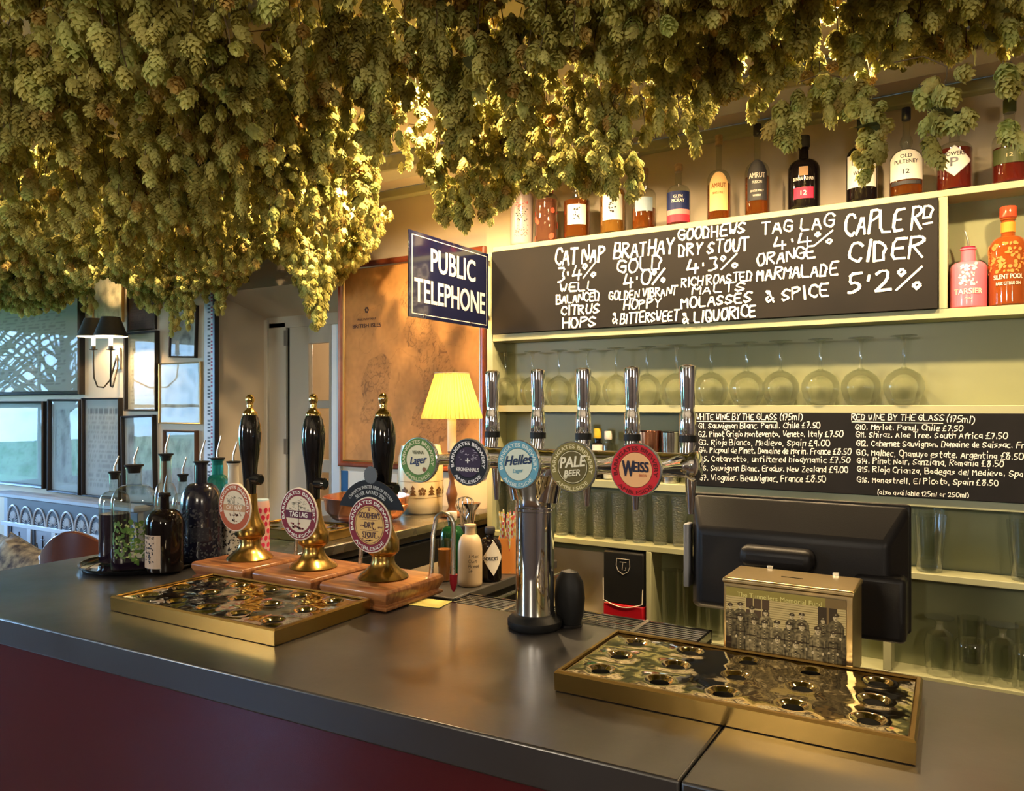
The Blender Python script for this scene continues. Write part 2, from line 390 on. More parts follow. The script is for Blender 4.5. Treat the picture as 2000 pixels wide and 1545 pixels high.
bm = box(-5.35, -5.2, WY+.45, 4.85, 0, CEIL); box(-1.9, -1.75, WY+.45, 4.85, 0, CEIL, bm); struct('wall_passage_side', bm, m_wall)
struct('ceiling_passage', box(-5.3, -1.8, WY+.45, 4.85, CEIL, CEIL+.1), m_ceil)
# timber beams across the ceiling, and the painted wall plate above the bottles
for i, yb in enumerate((0.35, 1.28, 2.62)):
    struct('trim_%d' % (i+1), box(-8.6, 2.6, yb, yb+0.13, CEIL-0.075, CEIL), m_beam, bevel=0.008)
struct('trim_4', box(-8.6, 2.6, WY-0.05, WY, CEIL-0.045, CEIL), m_sage, bevel=0.006)
struct('baseboard_back', box(-8.6, DX0, WY-0.02, WY, 0, 0.14), m_white)
# sash windows: left wall and the wall behind the camera
m_pane = thin_glass('window_glass', (0.97, 0.99, 0.99))
m_curt = mat('pale_curtain', (0.55, 0.60, 0.66), 0.8)
def sash(n, axis, c, a0, a1, z0, z1):
    w = thing('window_%d' % n, 'white sash window with pale curtains', 'window'); w['kind'] = 'structure'
    for k in ('label', 'category'): del w[k]
    def bar(p, q, r, s, nm='window_frame', d=0.05):
        bm = box(p, q, c-d/2, c+d/2, r, s) if axis == 'x' else box(c-d/2, c+d/2, p, q, r, s)
        obj(nm, bm, m_white, w)
    t = 0.06
    bar(a0, a1, z0, z0+t); bar(a0, a1, z1-t, z1); bar(a0, a0+t, z0, z1); bar(a1-t, a1, z0, z1); bar(a0, a1, (z0+z1)/2-.02, (z0+z1)/2+.02)
    for i in (1, 2): a = a0+(a1-a0)*i/3; bar(a-.012, a+.012, z0, z1, 'glazing_bar', 0.03)
    bm = box(a0, a1, c-.002, c+.002, z0, z1) if axis == 'x' else box(c-.002, c+.002, a0, a1, z0, z1)
    obj('pane', bm, m_pane, w)
    s = 1 if c < 0 else -1
    for (p, q) in ((a0-.12, a0+.22), (a1-.22, a1+.12)):      # curtains, pleated
        V = []; F = []; N = 26
        for i in range(N+1):
            a = p+(q-p)*i/N; off = c+0.17+0.025*math.sin(i*1.9)
            for z in (0.25, z1+.12): V.append((a, off, z) if axis == 'x' else (off, a, z))
        for i in range(N): F.append((2*i, 2*i+2, 2*i+3, 2*i+1))
        cu = obj('curtain', (V, F), m_curt, w); so = cu.modifiers.new('s', 'SOLIDIFY'); so.thickness = 0.004
sash(1, 'y', -8.68, -0.9, 0.95, 0.75, 2.45); sash(2, 'y', -8.68, 1.1, 2.9, 0.75, 2.45)

m_grass = mat('lawn', (0.10, 0.26, 0.05), 0.9, var=0.3, vscale=1.5)
sash(3, 'x', -3.18, -5.6, -4.3, 0.85, 2.35)
struct('ground', box(-40, 30, -40, 20, -0.5, -0.12), m_grass)
m_bark = mat('bark', (0.09, 0.075, 0.06), 0.9, bump=0.5, bscale=10)
for i, (x, y) in enumerate(((-13.5, 0.2), (-15.5, 3.4), (-12.6, 5.6), (-17, -3), (-6, -11), (-1.5, -13), (-10, -12))):
    R = random.Random(i); t = thing('bare_tree', 'bare tree outside the windows', 'tree', (x, y, -0.12), 0, 'bare trees on the lawn')
    obj('trunk', tube([(0, 0, 0), (.05, .02, 1.4), (.1, -.05, 3.2)], [.22, .17, .12], 10), m_bark, t)
    bm = bmesh.new()
    for k in range(34):
        a = R.uniform(0, 2*PI); z0 = R.uniform(1.3, 3.1); L = R.uniform(.8, 2.2)
        p1 = Vector((math.cos(a)*L*.5, math.sin(a)*L*.5, z0+L*.45)); p2 = p1+Vector((math.cos(a+.4)*L*.5, math.sin(a+.4)*L*.5, L*.4))
        tube([(0.05, 0, z0), p1, p2], [.04, .025, .008], 5, bm)
        tube([p1, p1+Vector((R.uniform(-.6, .6), R.uniform(-.6, .6), R.uniform(-.1, .7)))], [.02, .006], 4, bm)
    obj('branches', bm, m_bark, t)

# ------------------------------------------------------------------ doorway: frame, leaf, hinges, architrave
dY = WY+0.40
door = bpy.data.objects.new('door_1', None); COL.objects.link(door); door.location = (0, 0, 0); door['kind'] = 'structure'
pe = lambda u, Y: P(u, HZ, Y=Y).x
x_f0, x_f1 = pe(526, dY), pe(558, dY)
obj('door_frame', box(x_f0-0.1, x_f1, dY, dY+.05, 0, DZ-.02), m_white, door, bevel=.006)
obj('door_frame', box(x_f0-.06, DX1, dY, dY+.05, DZ-.06, DZ+.02), m_white, door, bevel=.006)
obj('door_frame', box(pe(514, dY), x_f0, dY-.02, dY+.05, 0, DZ), m_white, door, bevel=.004)
lx0 = pe(563, dY); z1 = 2.12
bm = box(lx0, pe(600, dY), dY+.01, dY+.05, 0.1, z1)
bx = pe(640, dY); box(pe(640, dY), DX1+.3, dY+.01, dY+.05, 0.1, z1, bm)
for a, b in ((z1-.12, z1), (1.585, 1.635), (1.18, 1.26), (0.1, 1.0)): box(lx0, DX1+.3, dY+.012, dY+.048, a, b, bm)
obj('door_leaf', bm, m_white, door, bevel=.003)
obj('door_gap_shade', box(x_f1+.0005, lx0-.0005, dY+.02, dY+.04, 0.1, z1), m_hole, door)  # dark strip stands in for the shade between frame and leaf
obj('door_pane', box(pe(598, dY), bx+.01, dY+.028, dY+.032, 1.0, z1-.1), m_mirrorg, door)
m_hinge = mat('painted_hinge', (0.22, 0.20, 0.16), 0.5)
for vz in (660, 872):
    zz = P(558, vz, Y=dY).z; bm = box(x_f1-.012, x_f1+.018, dY-.006, dY+.004, zz-.05, zz+.05)
    for k in range(3):
        for s in (-.008, .013): lathe([(0.004, 0), (.004, .001)], 8, bm, (x_f1+s, 0))
    h = obj('hinge', bm, m_hinge, door)
    for vv in h.data.vertices:
        pass
struct('trim_5', box(pe(652, WY), pe(669, WY), WY-.02, WY+.02, 0, 2.05), mat('bluewhite_paint', (0.60, 0.62, 0.62), 0.35), bevel=.006)
# unseen lamp added to brighten the passage beyond the glass door
l = bpy.data.lights.new('passage_fill', 'POINT'); l.energy = 22; l.color = (1, .75, .5); l.shadow_soft_size = .1
o = bpy.data.objects.new('passage_fill', l); COL.objects.link(o); o.location = (-3.6, 4.2, 2.2)
t = thing('passage_fill_globe', 'small round globe added to brighten the passage beyond the glazed door', 'lamp', (-3.6, 4.2, 2.3))
obj('globe', lathe([(.02, .42), (.02, .12), (.06, .1), (.09, .05), (.07, .0)][::-1], 20), mat('opal_glass', (.9, .85, .75), .3), t, smooth=True)

# ------------------------------------------------------------------ ceiling spotlights above the back bar
for i, (x, y, e) in enumerate(SPOTS):
    t = thing('ceiling_spotlight', 'small brass ceiling spotlight half hidden among the hops', 'light', (x, y, CEIL), 0, 'spotlights above the bar')
    obj('ring', lathe([(0.045, -0.035), (0.045, 0), (0.02, 0)], 20, cap0=False), m_brass, t, smooth=True)
    obj('bulb', lathe([(0.005, -0.03), (0.03, -.026), (0.036, -0.016), (0.036, -.004)], 18), mat('lit_bulb', (1, 1, 1), .5, emis=(1, .72, .38), es=14), t, smooth=True)
    l = bpy.data.lights.new('spot_beam', 'SPOT'); l.energy = e*1.15; l.color = WARM; l.spot_size = math.radians(164); l.spot_blend = 0.5; l.shadow_soft_size = 0.025
    so = bpy.data.objects.new('spot_beam', l); COL.objects.link(so); so.parent = t; so.location = (0, 0, -0.045)

for i, (x, y) in enumerate(((-0.6, -1.1), (-3.4, -0.9), (1.5, -0.7))):  # globes added behind the camera as warm fill light, out of view
    t = thing('fill_pendant', 'opal glass globe added out of view as fill light, %s' % ('behind the middle of the bar front', 'towards the left windows', 'nearest the right wall')[i], 'light', (x, y, 2.14), 0, 'added fill globes of the public room')
    obj('globe', lathe([(.02, .20), (.09, .17), (.125, .10), (.12, .04), (.07, 0), (.01, -.01)][::-1], 28), mat('fill_opal', (.9, .85, .75), .4, emis=(1, .80, .55), es=6), t, smooth=True)
    obj('flex', tube([(0, 0, .2), (0, 0, CEIL-2.14)], .004, 6), m_blackm, t)
    l = bpy.data.lights.new('fill_glow', 'POINT'); l.energy = PEND_FILL; l.color = (1, .86, .66); l.shadow_soft_size = .13
    o = bpy.data.objects.new('fill_glow', l); COL.objects.link(o); o.parent = t; o.location = (0, 0, -.15)

# ------------------------------------------------------------------ back bar shelving
SF, SB = 2.93, 3.05
un = thing('back_bar_shelving', 'sage green painted shelving unit behind the bar holding glasses and boards', 'shelving', (-1.87, SF, 0))
def shp(name, x0, x1, y0, y1, z0, z1, m=m_sage, bev=.002, par=un, org=(-1.87, SF, 0)):
    return obj(name, box(x0-org[0], x1-org[0], y0-org[1], y1-org[1], z0-org[2], z1-org[2]), m, par, bevel=bev)
XL, XR = -1.869, 1.6
shp('back_panel', XL, XR, SB, WY, 0.30, 2.30, m_sagep)
ZT, ZA, ZB, ZC, ZD, ZE = 2.323, 1.925, 1.603, 1.288, 1.033, 0.685
for z, th in ((ZT, .023), (ZA, .032), (ZB, .030), (ZC, .030), (ZD, .023), (ZE, .03)):
    shp('shelf', XL-.001, XR, SF, SB, z-th, z)
shp('shelf', XL-.03, XR, SB, WY, ZT-.023, ZT)
shp('upright', XL-.031, XL-.001, SF-.002, WY, .3, ZT-.024)
shp('upright', -0.097, -0.070, SF, SB, ZA, ZT-.023)
shp('upright', -0.969, -0.941, SF, SB, ZC, ZB-.03)
shp('upright', -1.133, -1.1106, SF, SB, ZE, ZD-.023)
shp('upright', -0.265, -0.2376, SF, SB, ZE, ZD-.023)
shp('upright', 0.9, 0.93, SF, SB, ZE, ZT-.023)
shp('plinth', XL, XR, SF+.03, SB, 0.0, ZE-.03, m_sagep)
shp('cream_board', XL, -1.135, SB-.012, SB-.001, ZE, 0.965, m_wall)
# big chalkboard
bd = thing('chalkboard', 'large blackboard of hand-chalked beers and cider prices along the top shelf', 'blackboard', (-1.0, SF, ZA))
obj('board', box(-1.866+1, -0.098+1, -0.014, -0.002, 0.001, 0.372), m_chalkb, bd, bevel=.002)
V = []; F = []
def wr(s, a, b, hpx, wpx=4.6):
    p0, p1 = P(*a, Y=SF-.016), P(*b, Y=SF-.016); tt = ((proj(p0)[2])+(proj(p1)[2]))/2
    chalk(s, (p0.x, p0.z), (p1.x, p1.z), hpx*.94*tt/FPX, wpx*.78*tt/FPX, y=SF-.0155, V=V, F=F)
for s, a, b, hh, ww in (
 ('CAT NAP', (1084, 518), (1180, 510), 32, 5), ('3·4%', (1090, 550), (1162, 541), 28, 4.6), ('WELL', (1094, 570), (1160, 566), 16, 4), ('BALANCED', (1087, 594), (1170, 586), 17, 3.8), ('CITRUS', (1096, 615), (1168, 611), 18, 4), ('HOPS', (1099, 640), (1162, 637), 19, 4.4),
 ('BRATHAY', (1199, 505), (1314, 494), 30, 5), ('GOLD', (1206, 534), (1290, 525), 26, 4.6), ('4·0%', (1219, 563), (1300, 550), 28, 4.8), ('GOLDEN VIBRANT', (1190, 587), (1320, 575), 17, 3.6), ('HOPPY', (1218, 605), (1290, 599), 18, 4), ('& BITTERSWEET', (1196, 633), (1324, 625), 20, 3.8),
 ('GOODHEWS', (1325, 470), (1453, 455), 22, 4.6), ('DRY STOUT', (1326, 500), (1460, 488), 24, 4.8), ('4·3%', (1342, 535), (1440, 521), 27, 4.8), ('RICH ROASTED', (1331, 561), (1468, 547), 18, 3.8), ('MALTS', (1352, 575), (1452, 567), 16, 4), ('MOLASSES', (1331, 602), (1466, 589), 20, 4.4), ('& LIQUORICE', (1334, 632), (1475, 618), 22, 4.6),
 ('TAG LAG', (1488, 458), (1626, 443), 25, 4.6), ('4·4%', (1512, 488), (1626, 474), 26, 4.6), ('ORANGE', (1479, 519), (1590, 502), 23, 4.6), ('MARMALADE', (1478, 548), (1634, 536), 24, 4.8), ('& SPICE', (1497, 591), (1618, 577), 25, 4.8),
 ('CAPLE R', (1650, 461), (1798, 446), 44, 6), ('D', (1803, 426), (1820, 424), 22, 5), ('CIDER', (1658, 513), (1800, 501), 40, 6), ('5·2%', (1657, 571), (1798, 562), 42, 6.4)):
    wr(s, a, b, hh, ww)
def bar_line(a, b, wpx):
    p0, p1 = P(*a, Y=SF-.016), P(*b, Y=SF-.016); i = len(V); h = wpx*proj(p0)[2]/FPX/2
    for p, s in ((p0, -h), (p1, -h), (p1, h), (p0, h)): V.append((p.x, SF-.0155, p.z+s))
    F.append((i, i+1, i+2, i+3))
bar_line((1802, 438), (1822, 434), 4)
obj('chalk_lettering', (V, F), m_chalk, bd, loc=(1.0, -SF, -ZA))
# wine board
wb = thing('wine_blackboard', 'wide blackboard listing white and red wine by the glass above the till', 'blackboard', (0, SF, ZC))
obj('board', box(-0.938, 0.62, -0.012, -0.001, 0.001, 0.288), mat('chalkboard_dark', (0.009, 0.008, 0.008), 0.6, var=.3, vscale=6, spec=.2), wb, bevel=.002)
V = []; F = []
WL = [('WHITE WINE BY THE GLASS', 1360, 1517, 820, 820, 12), ('(175ml)', 1523, 1567, 820, 820, 12),
 ('G1. Sauvignon Blanc. Panul. Chile £7.50', 1364, 1601, 837, 836, 11), ('G2. Pinot Grigio Montevento. Veneto. Italy £7.50', 1364, 1645, 853, 853, 11), ('G3. Rioja Blanco, Medievo, Spain £9.00', 1365, 1620, 869, 871, 11),
 ('G4. Picpoul de Pinet. Domaine de Morin. France £8.50', 1365, 1661, 884, 888, 11), ('G5. Catarratto, unfiltered biodynamic £7.50', 1366, 1660, 901, 904, 11), ('G6. Sauvignon Blanc. Eradus. New Zealand £9.00', 1366, 1656, 919, 923, 11), ('G7. Viognier. Beauvignac, France £8.50', 1366, 1612, 938, 942, 12),
 ('RED WINE BY THE GLASS', 1663, 1842, 820, 822, 12), ('(175ml)', 1849, 1903, 823, 827, 13),
 ('G10. Merlot. Panul. Chile £7.50', 1670, 1880, 839, 842, 11), ('G11. Shiraz. Aloe Tree. South Africa £7.50', 1671, 1967, 854, 857, 11), ('G12. Cabernet Sauvignon. Domaine de Saissac. France £9.00', 1672, 2085, 871, 876, 11),
 ('G13. Malbec, Chamuyo estate. Argentina £8.50', 1673, 1998, 889, 898, 12), ('G14. Pinot Noir. Sanziana, Romania £8.50', 1674, 1960, 905, 912, 12), ('G15. Rioja Crianza, Bodegas del Medievo. Spain £9.00', 1674, 2068, 921, 934, 11), ('G16. Monastrell, El Picoto, Spain £8.50', 1674, 1950, 942, 949, 11), ('(also available 125ml or 250ml)', 1714, 1892, 966, 972, 9)]
for s, u0, u1, v0, v1, h in WL: wr(s, (u0, v0), (u1, v1), h, 1.9 if h > 9 else 1.5)
bar_line((1360, 823), (1517, 824), 1.5); bar_line((1663, 824), (1842, 827), 1.5)
obj('chalk_lettering', (V, F), m_chalk, wb, loc=(0, -SF+.003, -ZC))

# ------------------------------------------------------------------ the bar
bar = thing('bar_counter', 'L-shaped pub bar with dark worktop and glossy maroon front', 'bar', (-1.2, 1.25, 0))
BX0, BY0, BY1, CTZ = -2.53, 0.93, 1.585, 1.10
def bp(name, pts, z0, z1, m, bev=.004):
    bm = bmesh.new(); n = len(pts)
    a = [bm.verts.new((x+1.2, y-1.25, z0)) for x, y in pts]; b = [bm.verts.new((x+1.2, y-1.25, z1)) for x, y in pts]
    for i in range(n): bm.faces.new((a[i], a[(i+1) % n], b[(i+1) % n], b[i]))
    bm.faces.new(a[::-1]); bm.faces.new(b); return obj(name, bm, m, bar, bevel=bev)
fy = lambda x: 0.915 + (x+1.97)*0.043      # front edge runs slightly askew
AX = -1.945
bp('worktop', [(BX0, fy(BX0)), (-.3345, fy(-.3345)), (-.3345, BY1), (AX, BY1), (BX0, BY1)], CTZ-.062, CTZ, m_top)
bp('worktop', [(-.3325, fy(-.33)), (1.4, fy(1.4)), (1.4, BY1), (-.3325, BY1)], CTZ-.062, CTZ, m_top)
bp('worktop', [(BX0, BY1+.001), (AX-.03, BY1+.001), (AX-.03, WY-.01), (BX0, WY-.01)], CTZ-.062, CTZ, m_top)
bp('steel_top', [(AX-.36, 1.8), (AX, 1.8), (AX, WY-.02), (AX-.36, WY-.02)], CTZ-.03, CTZ+.004, m_steel)
bp('front_panel', [(BX0+.05, fy(BX0)+.03), (1.35, fy(1.35)+.03), (1.35, fy(1.35)+.07), (BX0+.05, fy(BX0)+.07)], 0.0, CTZ-.063, m_maroon)
bp('side_panel', [(BX0+.05, 1.0), (BX0+.09, 1.0), (BX0+.09, WY-.02), (BX0+.05, WY-.02)], 0.0, CTZ-.063, m_maroon)
bp('inner_panel', [(AX-.06, 1.6), (AX-.02, 1.6), (AX-.02, WY-.02), (AX-.06, WY-.02)], 0.0, CTZ-.07, m_blackm)
bp('inner_panel', [(AX-.02, 1.50), (1.35, 1.50), (1.35, 1.54), (AX-.02, 1.54)], 0.0, CTZ-.063, m_blackm)
bp('under_shelf', [(-1.0, 1.545), (1.3, 1.545), (1.3, 2.02), (-1.0, 2.02)], .88, .90, m_steel)
bp('under_shelf_leg', [(-1.0, 1.98), (-.96, 1.98), (-.96, 2.02), (-1.0, 2.02)], 0, .88, m_steel)
bp('under_shelf_leg', [(1.26, 1.98), (1.3, 1.98), (1.3, 2.02), (1.26, 2.02)], 0, .88, m_steel)

# ------------------------------------------------------------------ brass drip trays
def drip_tray(name, label, x0, x1, y0, y1, rz=0.0):
    w, d, h = x1-x0, y1-y0, 0.035
    t = thing(name, label, 'drip tray', ((x0+x1)/2, (y0+y1)/2, CTZ+.0015), rz, 'brass drip trays')
    X0, X1, Y0, Y1 = -w/2, w/2, -d/2, d/2
    bm = bmesh.new(); prof = [(0.0, 0), (-.001, h-.004), (.002, h), (.008, h), (.010, h-.003)]
    R = [[bm.verts.new(c) for c in ((X0+s, Y0+s, z), (X1-s, Y0+s, z), (X1-s, Y1-s, z), (X0+s, Y1-s, z))] for s, z in prof]
    for a, b in zip(R, R[1:]):
        for i in range(4): bm.faces.new((a[i], a[(i+1) % 4], b[(i+1) % 4], b[i]))
    bm.faces.new(R[0][::-1])
    obj('rim', bm, m_brassd, t)
    # top plate with 15 dished drain holes
    bm = bmesh.new(); nx, ny = 5, 3; cw = (w-.02)/nx; cd = (d-.02)/ny; N = 24; z = h-.004
    hb = bmesh.new()
    for i in range(nx):
        for j in range(ny):
            cx, cyy = X0+.01+cw*(i+.5), Y0+.01+cd*(j+.5); sq = []
            for k in range(N):
                a = 2*PI*k/N; c, s = math.cos(a), math.sin(a); q = 1/max(abs(c), abs(s)); sq.append(bm.verts.new((cx+c*q*cw/2, cyy+s*q*cd/2, z)))
            rr = [(.034, z), (.027, z+.0018), (.024, z+.001), (.020, z-.002), (.0165, z-.0042), (.0160, z-.010)]
            prev = sq
            for r, zz in rr:
                cur = [bm.verts.new((cx+r*math.cos(2*PI*k/N), cyy+r*math.sin(2*PI*k/N), zz)) for k in range(N)]
                for k in range(N): bm.faces.new((prev[k], prev[(k+1) % N], cur[(k+1) % N], cur[k]))
                prev = cur
            disc(.0166, 20, z-.0055, hb, (cx, cyy))
    bmesh.ops.remove_doubles(bm, verts=bm.verts, dist=.0003)
    obj('top_plate', bm, m_brassw, t, smooth=True)
    tag(obj('drain', hb, m_hole, t), 'dark drain holes')
    return t
drip_tray('drip_tray', 'brass drip tray with fifteen holes in front of the three hand pumps', -1.805, -1.243, 1.095, 1.395, 0.02)
drip_tray('drip_tray', 'large brass drip tray under the memorial fund collection box', -0.63, -0.07, 1.19, 1.475, 0.02)

# ------------------------------------------------------------------ badges
def badge(parent, nm, R, y, ring, face, rimc, top, bottom, mid, ink_ring=(.8, .76, .65), ink=(.03, .02, .02), thick=.006, loc=(0, 0, 0), rot=(0, 0, 0), r_in=.70, extra=None, convex=False):
    """round badge facing -Y; mid: list of (text, y, h, w, slant, colour)"""
    b = obj(nm, xf(lathe([(R*.96, -thick), (R, -thick*.6), (R, -.0012), (R*.975, 0.0), (R*.94, 0.0)], 48), FACE), rimc, parent, loc=loc, rot=rot, smooth=True)
    obj('ring', xf(disc(R*.955, 48, .0006, r0=R*r_in-.0008), FACE), ring, b)
    obj('face', xf(disc(R*r_in, 48, .0006), FACE), face, b)
    im = flat('ink_%02d%02d%02d' % tuple(int(c*99) for c in ink_ring), ink_ring, .4)
    bm = bmesh.new()
    th = R*(.96-r_in)*.50
    if top: arctype(bm, top, R*(r_in+.065), 90, th, span=min(215, 12.5*len(top)), bold=.03, z=.0012)
    if bottom: arctype(bm, bottom, R*(.955-.05), -90, th*.95, span=min(120, 11*len(bottom)), bold=.02, z=.0012, inward=True)
    if top: obj('lettering', xf(bm, FACE), im, b)
    cols = {}
    for s, yy, h, w, sl, c in mid: cols.setdefault(c, []).append((s, yy, h, w, sl))
    for c, L in cols.items():
        bm = bmesh.new()
        for s, yy, h, w, sl in L: addtype(bm, s, 0, yy*R, h*R, w*R, bold=.03, z=.0014, slant=sl, rise=.12 if sl > .1 else 0)
        obj('lettering', xf(bm, FACE), flat('ink_%02d%02d%02d' % tuple(int(q*99) for q in c), c, .4), b)
    if extra: extra(b, R)
    return b
def band(b, R, y0, y1, c, w=.70):
    obj('band', xf(box(-R*w, R*w, y0*R, y1*R, .0007, .0011), FACE), c, b)
def scribbles(b, R, y0, y1, n, c, wid=.008, seed=1):
    Rn = random.Random(seed); bm = bmesh.new()
    for i in range(n):
        x = Rn.uniform(-.45, .45)*R; yy = Rn.uniform(y0, y1)*R; pts = [(x, yy)]
        for k in range(4): pts.append((pts[-1][0]+Rn.uniform(-.12, .12)*R, pts[-1][1]+Rn.uniform(-.05, .05)*R))
        pts = [p for p in pts if (p[0]**2+p[1]**2) < (.62*R)**2]
        for p, q in zip(pts, pts[1:]):
            d = Vector((q[0]-p[0], q[1]-p[1]))
            if d.length < 1e-5: continue
            s = Vector((-d.y, d.x)).normalized()*wid*R
            vs = [bm.verts.new((p[0]+s.x, p[1]+s.y, .0009)), bm.verts.new((p[0]-s.x, p[1]-s.y, .0009)), bm.verts.new((q[0]-s.x, q[1]-s.y, .0009)), bm.verts.new((q[0]+s.x, q[1]+s.y, .0009))]
            bm.faces.new(vs)
    obj('drawing', xf(bm, FACE), c, b)

# ------------------------------------------------------------------ hand pumps
m_red_ring = flat('wine_red', (.20, .012, .02)); m_terr = flat('terracotta', (.42, .09, .03)); m_cream = flat('badge_cream', (.72, .60, .42)); m_mustard = flat('mustard', (.70, .42, .12))
m_rimw = flat('badge_rim_cream', (.78, .66, .52)); m_brown = flat('umber', (.22, .10, .05)); m_gry = flat('sketch_grey', (.25, .22, .16))
def hand_pump(label, x, y, clip):
    t = thing('hand_pump', label, 'beer pump', (x, y, CTZ+.001), 0, 'hand pumps on the bar')
    obj('plinth', rings_box([(0, 0), (-.004, .003), (-.004, .010), (.004, .014), (.000, .022), (-.006, .034), (-.006, .044), (-.002, .050), (.004, .052)], -.104, .104, -.112, .112), m_mahog, t, bevel=.0015)
    z = .052
    obj('pump_body', lathe([(.064, z), (.066, z+.003), (.060, z+.010), (.046, z+.020), (.034, z+.032), (.029, z+.045), (.030, z+.058), (.038, z+.064), (.042, z+.070), (.042, z+.096), (.037, z+.104), (.030, z+.118), (.024, z+.140), (.021, z+.165), (.020, z+.19)], 36), m_brassd, t, smooth=True)
    h0 = z+.185
    obj('handle', lathe([(.018, h0), (.019, h0+.03), (.021, h0+.06), (.024, h0+.095), (.0295, h0+.13), (.0325, h0+.165), (.0325, h0+.185), (.030, h0+.205), (.0245, h0+.226), (.020, h0+.236)], 36), m_black, t, smooth=True)
    f0 = h0+.235
    obj('finial', lathe([(.0205, f0), (.021, f0+.004), (.0195, f0+.008), (.014, f0+.014), (.009, f0+.020), (.0085, f0+.026), (.0095, f0+.030), (.0085, f0+.033), (.0115, f0+.038), (.0125, f0+.046), (.0115, f0+.053), (.007, f0+.059), (.001, f0+.061)], 24), m_brass, t, smooth=True)
    bm = lathe([(.016, -.01), (.0165, .030), (.012, .034)], 20); xf(bm, Matrix.Translation((.012, .0, h0+.048)) @ Matrix.Rotation(PI/2, 4, 'Y')); 
    obj('pivot_cap', bm, m_black, t, smooth=True)
    # swan neck on the serving side
    sx, sy = .078, .122
    pts = [(sx, sy-.02, z-.02), (sx, sy-.01, z+.10)] + [(sx+.03-.03*math.cos(a), sy, z+.13+.03*math.sin(a)) for a in [PI*k/10 for k in range(11)]] + [(sx+.06, sy, z+.0)]
    sn = obj('swan_neck', tube(pts, .0062, 12), m_steel, t, smooth=True)
    obj('sparkler', lathe([(.003, z-.045), (.006, z-.038), (.010, z-.022), (.0105, z)], 16, c=(sx+.06, sy)), flat('sparkler_red', (.25, .01, .02)), sn, smooth=True)
    obj('clip_bracket', box(-.012, .012, -.05, -.015, h0-.03, h0-.005), m_blackm, t)
    clip(t, h0)
    return t
def clip1(t, h0):
    def ex(b, R):
        scribbles(b, R, .05, .55, 26, m_gry, seed=4); band(b, R, -.16, .10, flat('tan_band', (.50, .26, .12)), .69); scribbles(b, R, -.6, -.3, 10, m_brown, .02, 5)
        obj('stick', xf(box(-.012*R, .012*R, -.6*R, .45*R, .0012, .0016), FACE), m_ink, b)
    badge(t, 'pump_clip', .069, 0, m_terr, m_cream, m_rimw, 'BARNGATES BREWERY', '', [('CAT NAP', -.10, .17, .95, 0, (.78, .66, .5))], ink_ring=(.8, .7, .55), loc=(.008, -.062, h0-.028), extra=ex)
def clip2(t, h0):
    def ex(b, R):
        scribbles(b, R, .12, .6, 26, m_gry, seed=8); band(b, R, -.17, .12, flat('plum', (.10, .01, .025)), .69); scribbles(b, R, -.62, -.3, 12, flat('dusk', (.35, .09, .08)), .03, 9)
        obj('stick', xf(box(-.012*R, .012*R, -.6*R, .45*R, .0012, .0016), FACE), m_ink, b)
    badge(t, 'pump_clip', .071, 0, m_red_ring, m_cream, m_rimw, 'BARNGATES BREWERY', 'AMBLESIDE', [('TAG LAG', -.11, .19, .95, 0, (.8, .74, .62))], loc=(.008, -.062, h0-.03), extra=ex)
def clip3(t, h0):
    def ex(b, R):
        for yy in (.18, -.20): obj('rule', xf(box(-.42*R, .42*R, yy*R, (yy+.015)*R, .0010, .0014), FACE), m_brown, b)
        obj('ring', xf(disc(R*.66, 40, .0010, r0=R*.63), FACE), m_brown, b)
        scribbles(b, R, -.12, .06, 5, m_brown, .02, 3); scribbles(b, R, -.6, -.42, 8, m_brown, .015, 13)
    badge(t, 'pump_clip', .071, 0, m_red_ring, m_mustard, m_rimw, 'BARNGATES BREWERY', 'AMBLESIDE', [("GOODHEW'S", .24, .21, .98, 0, (.08, .03, .02)), ('DRY', -.10, .21, .42, 0, (.08, .03, .02)), ('STOUT', -.44, .20, .62, 0, (.08, .03, .02)), ('&', .50, .12, .1, 0, (.2, .05, .02))], loc=(.008, -.062, h0-.04), extra=ex)
    # black award crest standing behind the clip
    R = .071; N = 24; bm = bmesh.new(); out = []; inn = []
    for i in range(N+1):
        a = math.radians(158-136*i/N); ro = R*1.62
        out.append(bm.verts.new((ro*math.cos(a)*1.0, ro*math.sin(a), 0))); a2 = math.radians(140-100*i/N); inn.append(bm.verts.new((R*.9*math.cos(a2), R*.9*math.sin(a2), 0)))
    for i in range(N): bm.faces.new((inn[i], inn[i+1], out[i+1], out[i]))
    bmesh.ops.reverse_faces(bm, faces=bm.faces)
    aw = obj('award_crest', xf(bm, FACE), flat('crest_black', (.008, .008, .009), .6), t, loc=(.008, -.058, h0-.04)); so = aw.modifiers.new('s', 'SOLIDIFY'); so.thickness = .003; so.offset = 1
    bm = bmesh.new(); vs = [bm.verts.new(((.30+.02*(k % 2))*R*math.cos(2*PI*k/36), R*(1.78+(.30+.02*(k % 2))*math.sin(2*PI*k/36)), .0004)) for k in range(36)]; bm.faces.new(vs)
    rz = obj('rosette', xf(bm, FACE), flat('rosette_grey', (.10, .10, .10), .4), aw); so = rz.modifiers.new('s', 'SOLIDIFY'); so.thickness = .003
    bm = bmesh.new(); arctype(bm, 'CHAMPION WINTER BEER OF BRITAIN', R*1.30, 90, R*.12, span=96, bold=.01, z=.0009); arctype(bm, 'SILVER AWARD 2020', R*1.10, 90, R*.14, span=72, bold=.01, z=.0009)
    
    obj('lettering', xf(bm, FACE), flat('silver_ink', (.55, .55, .52), .4), aw)
hand_pump('leftmost hand pump, its round clip ringed in terracotta, beside the tray of bottles', -1.817, 1.522, clip1)
hand_pump('middle hand pump with dark red ringed clip and plum name band', -1.567, 1.530, clip2)
hand_pump('right hand pump, its mustard clip topped by a black award crest', -1.317, 1.532, clip3)

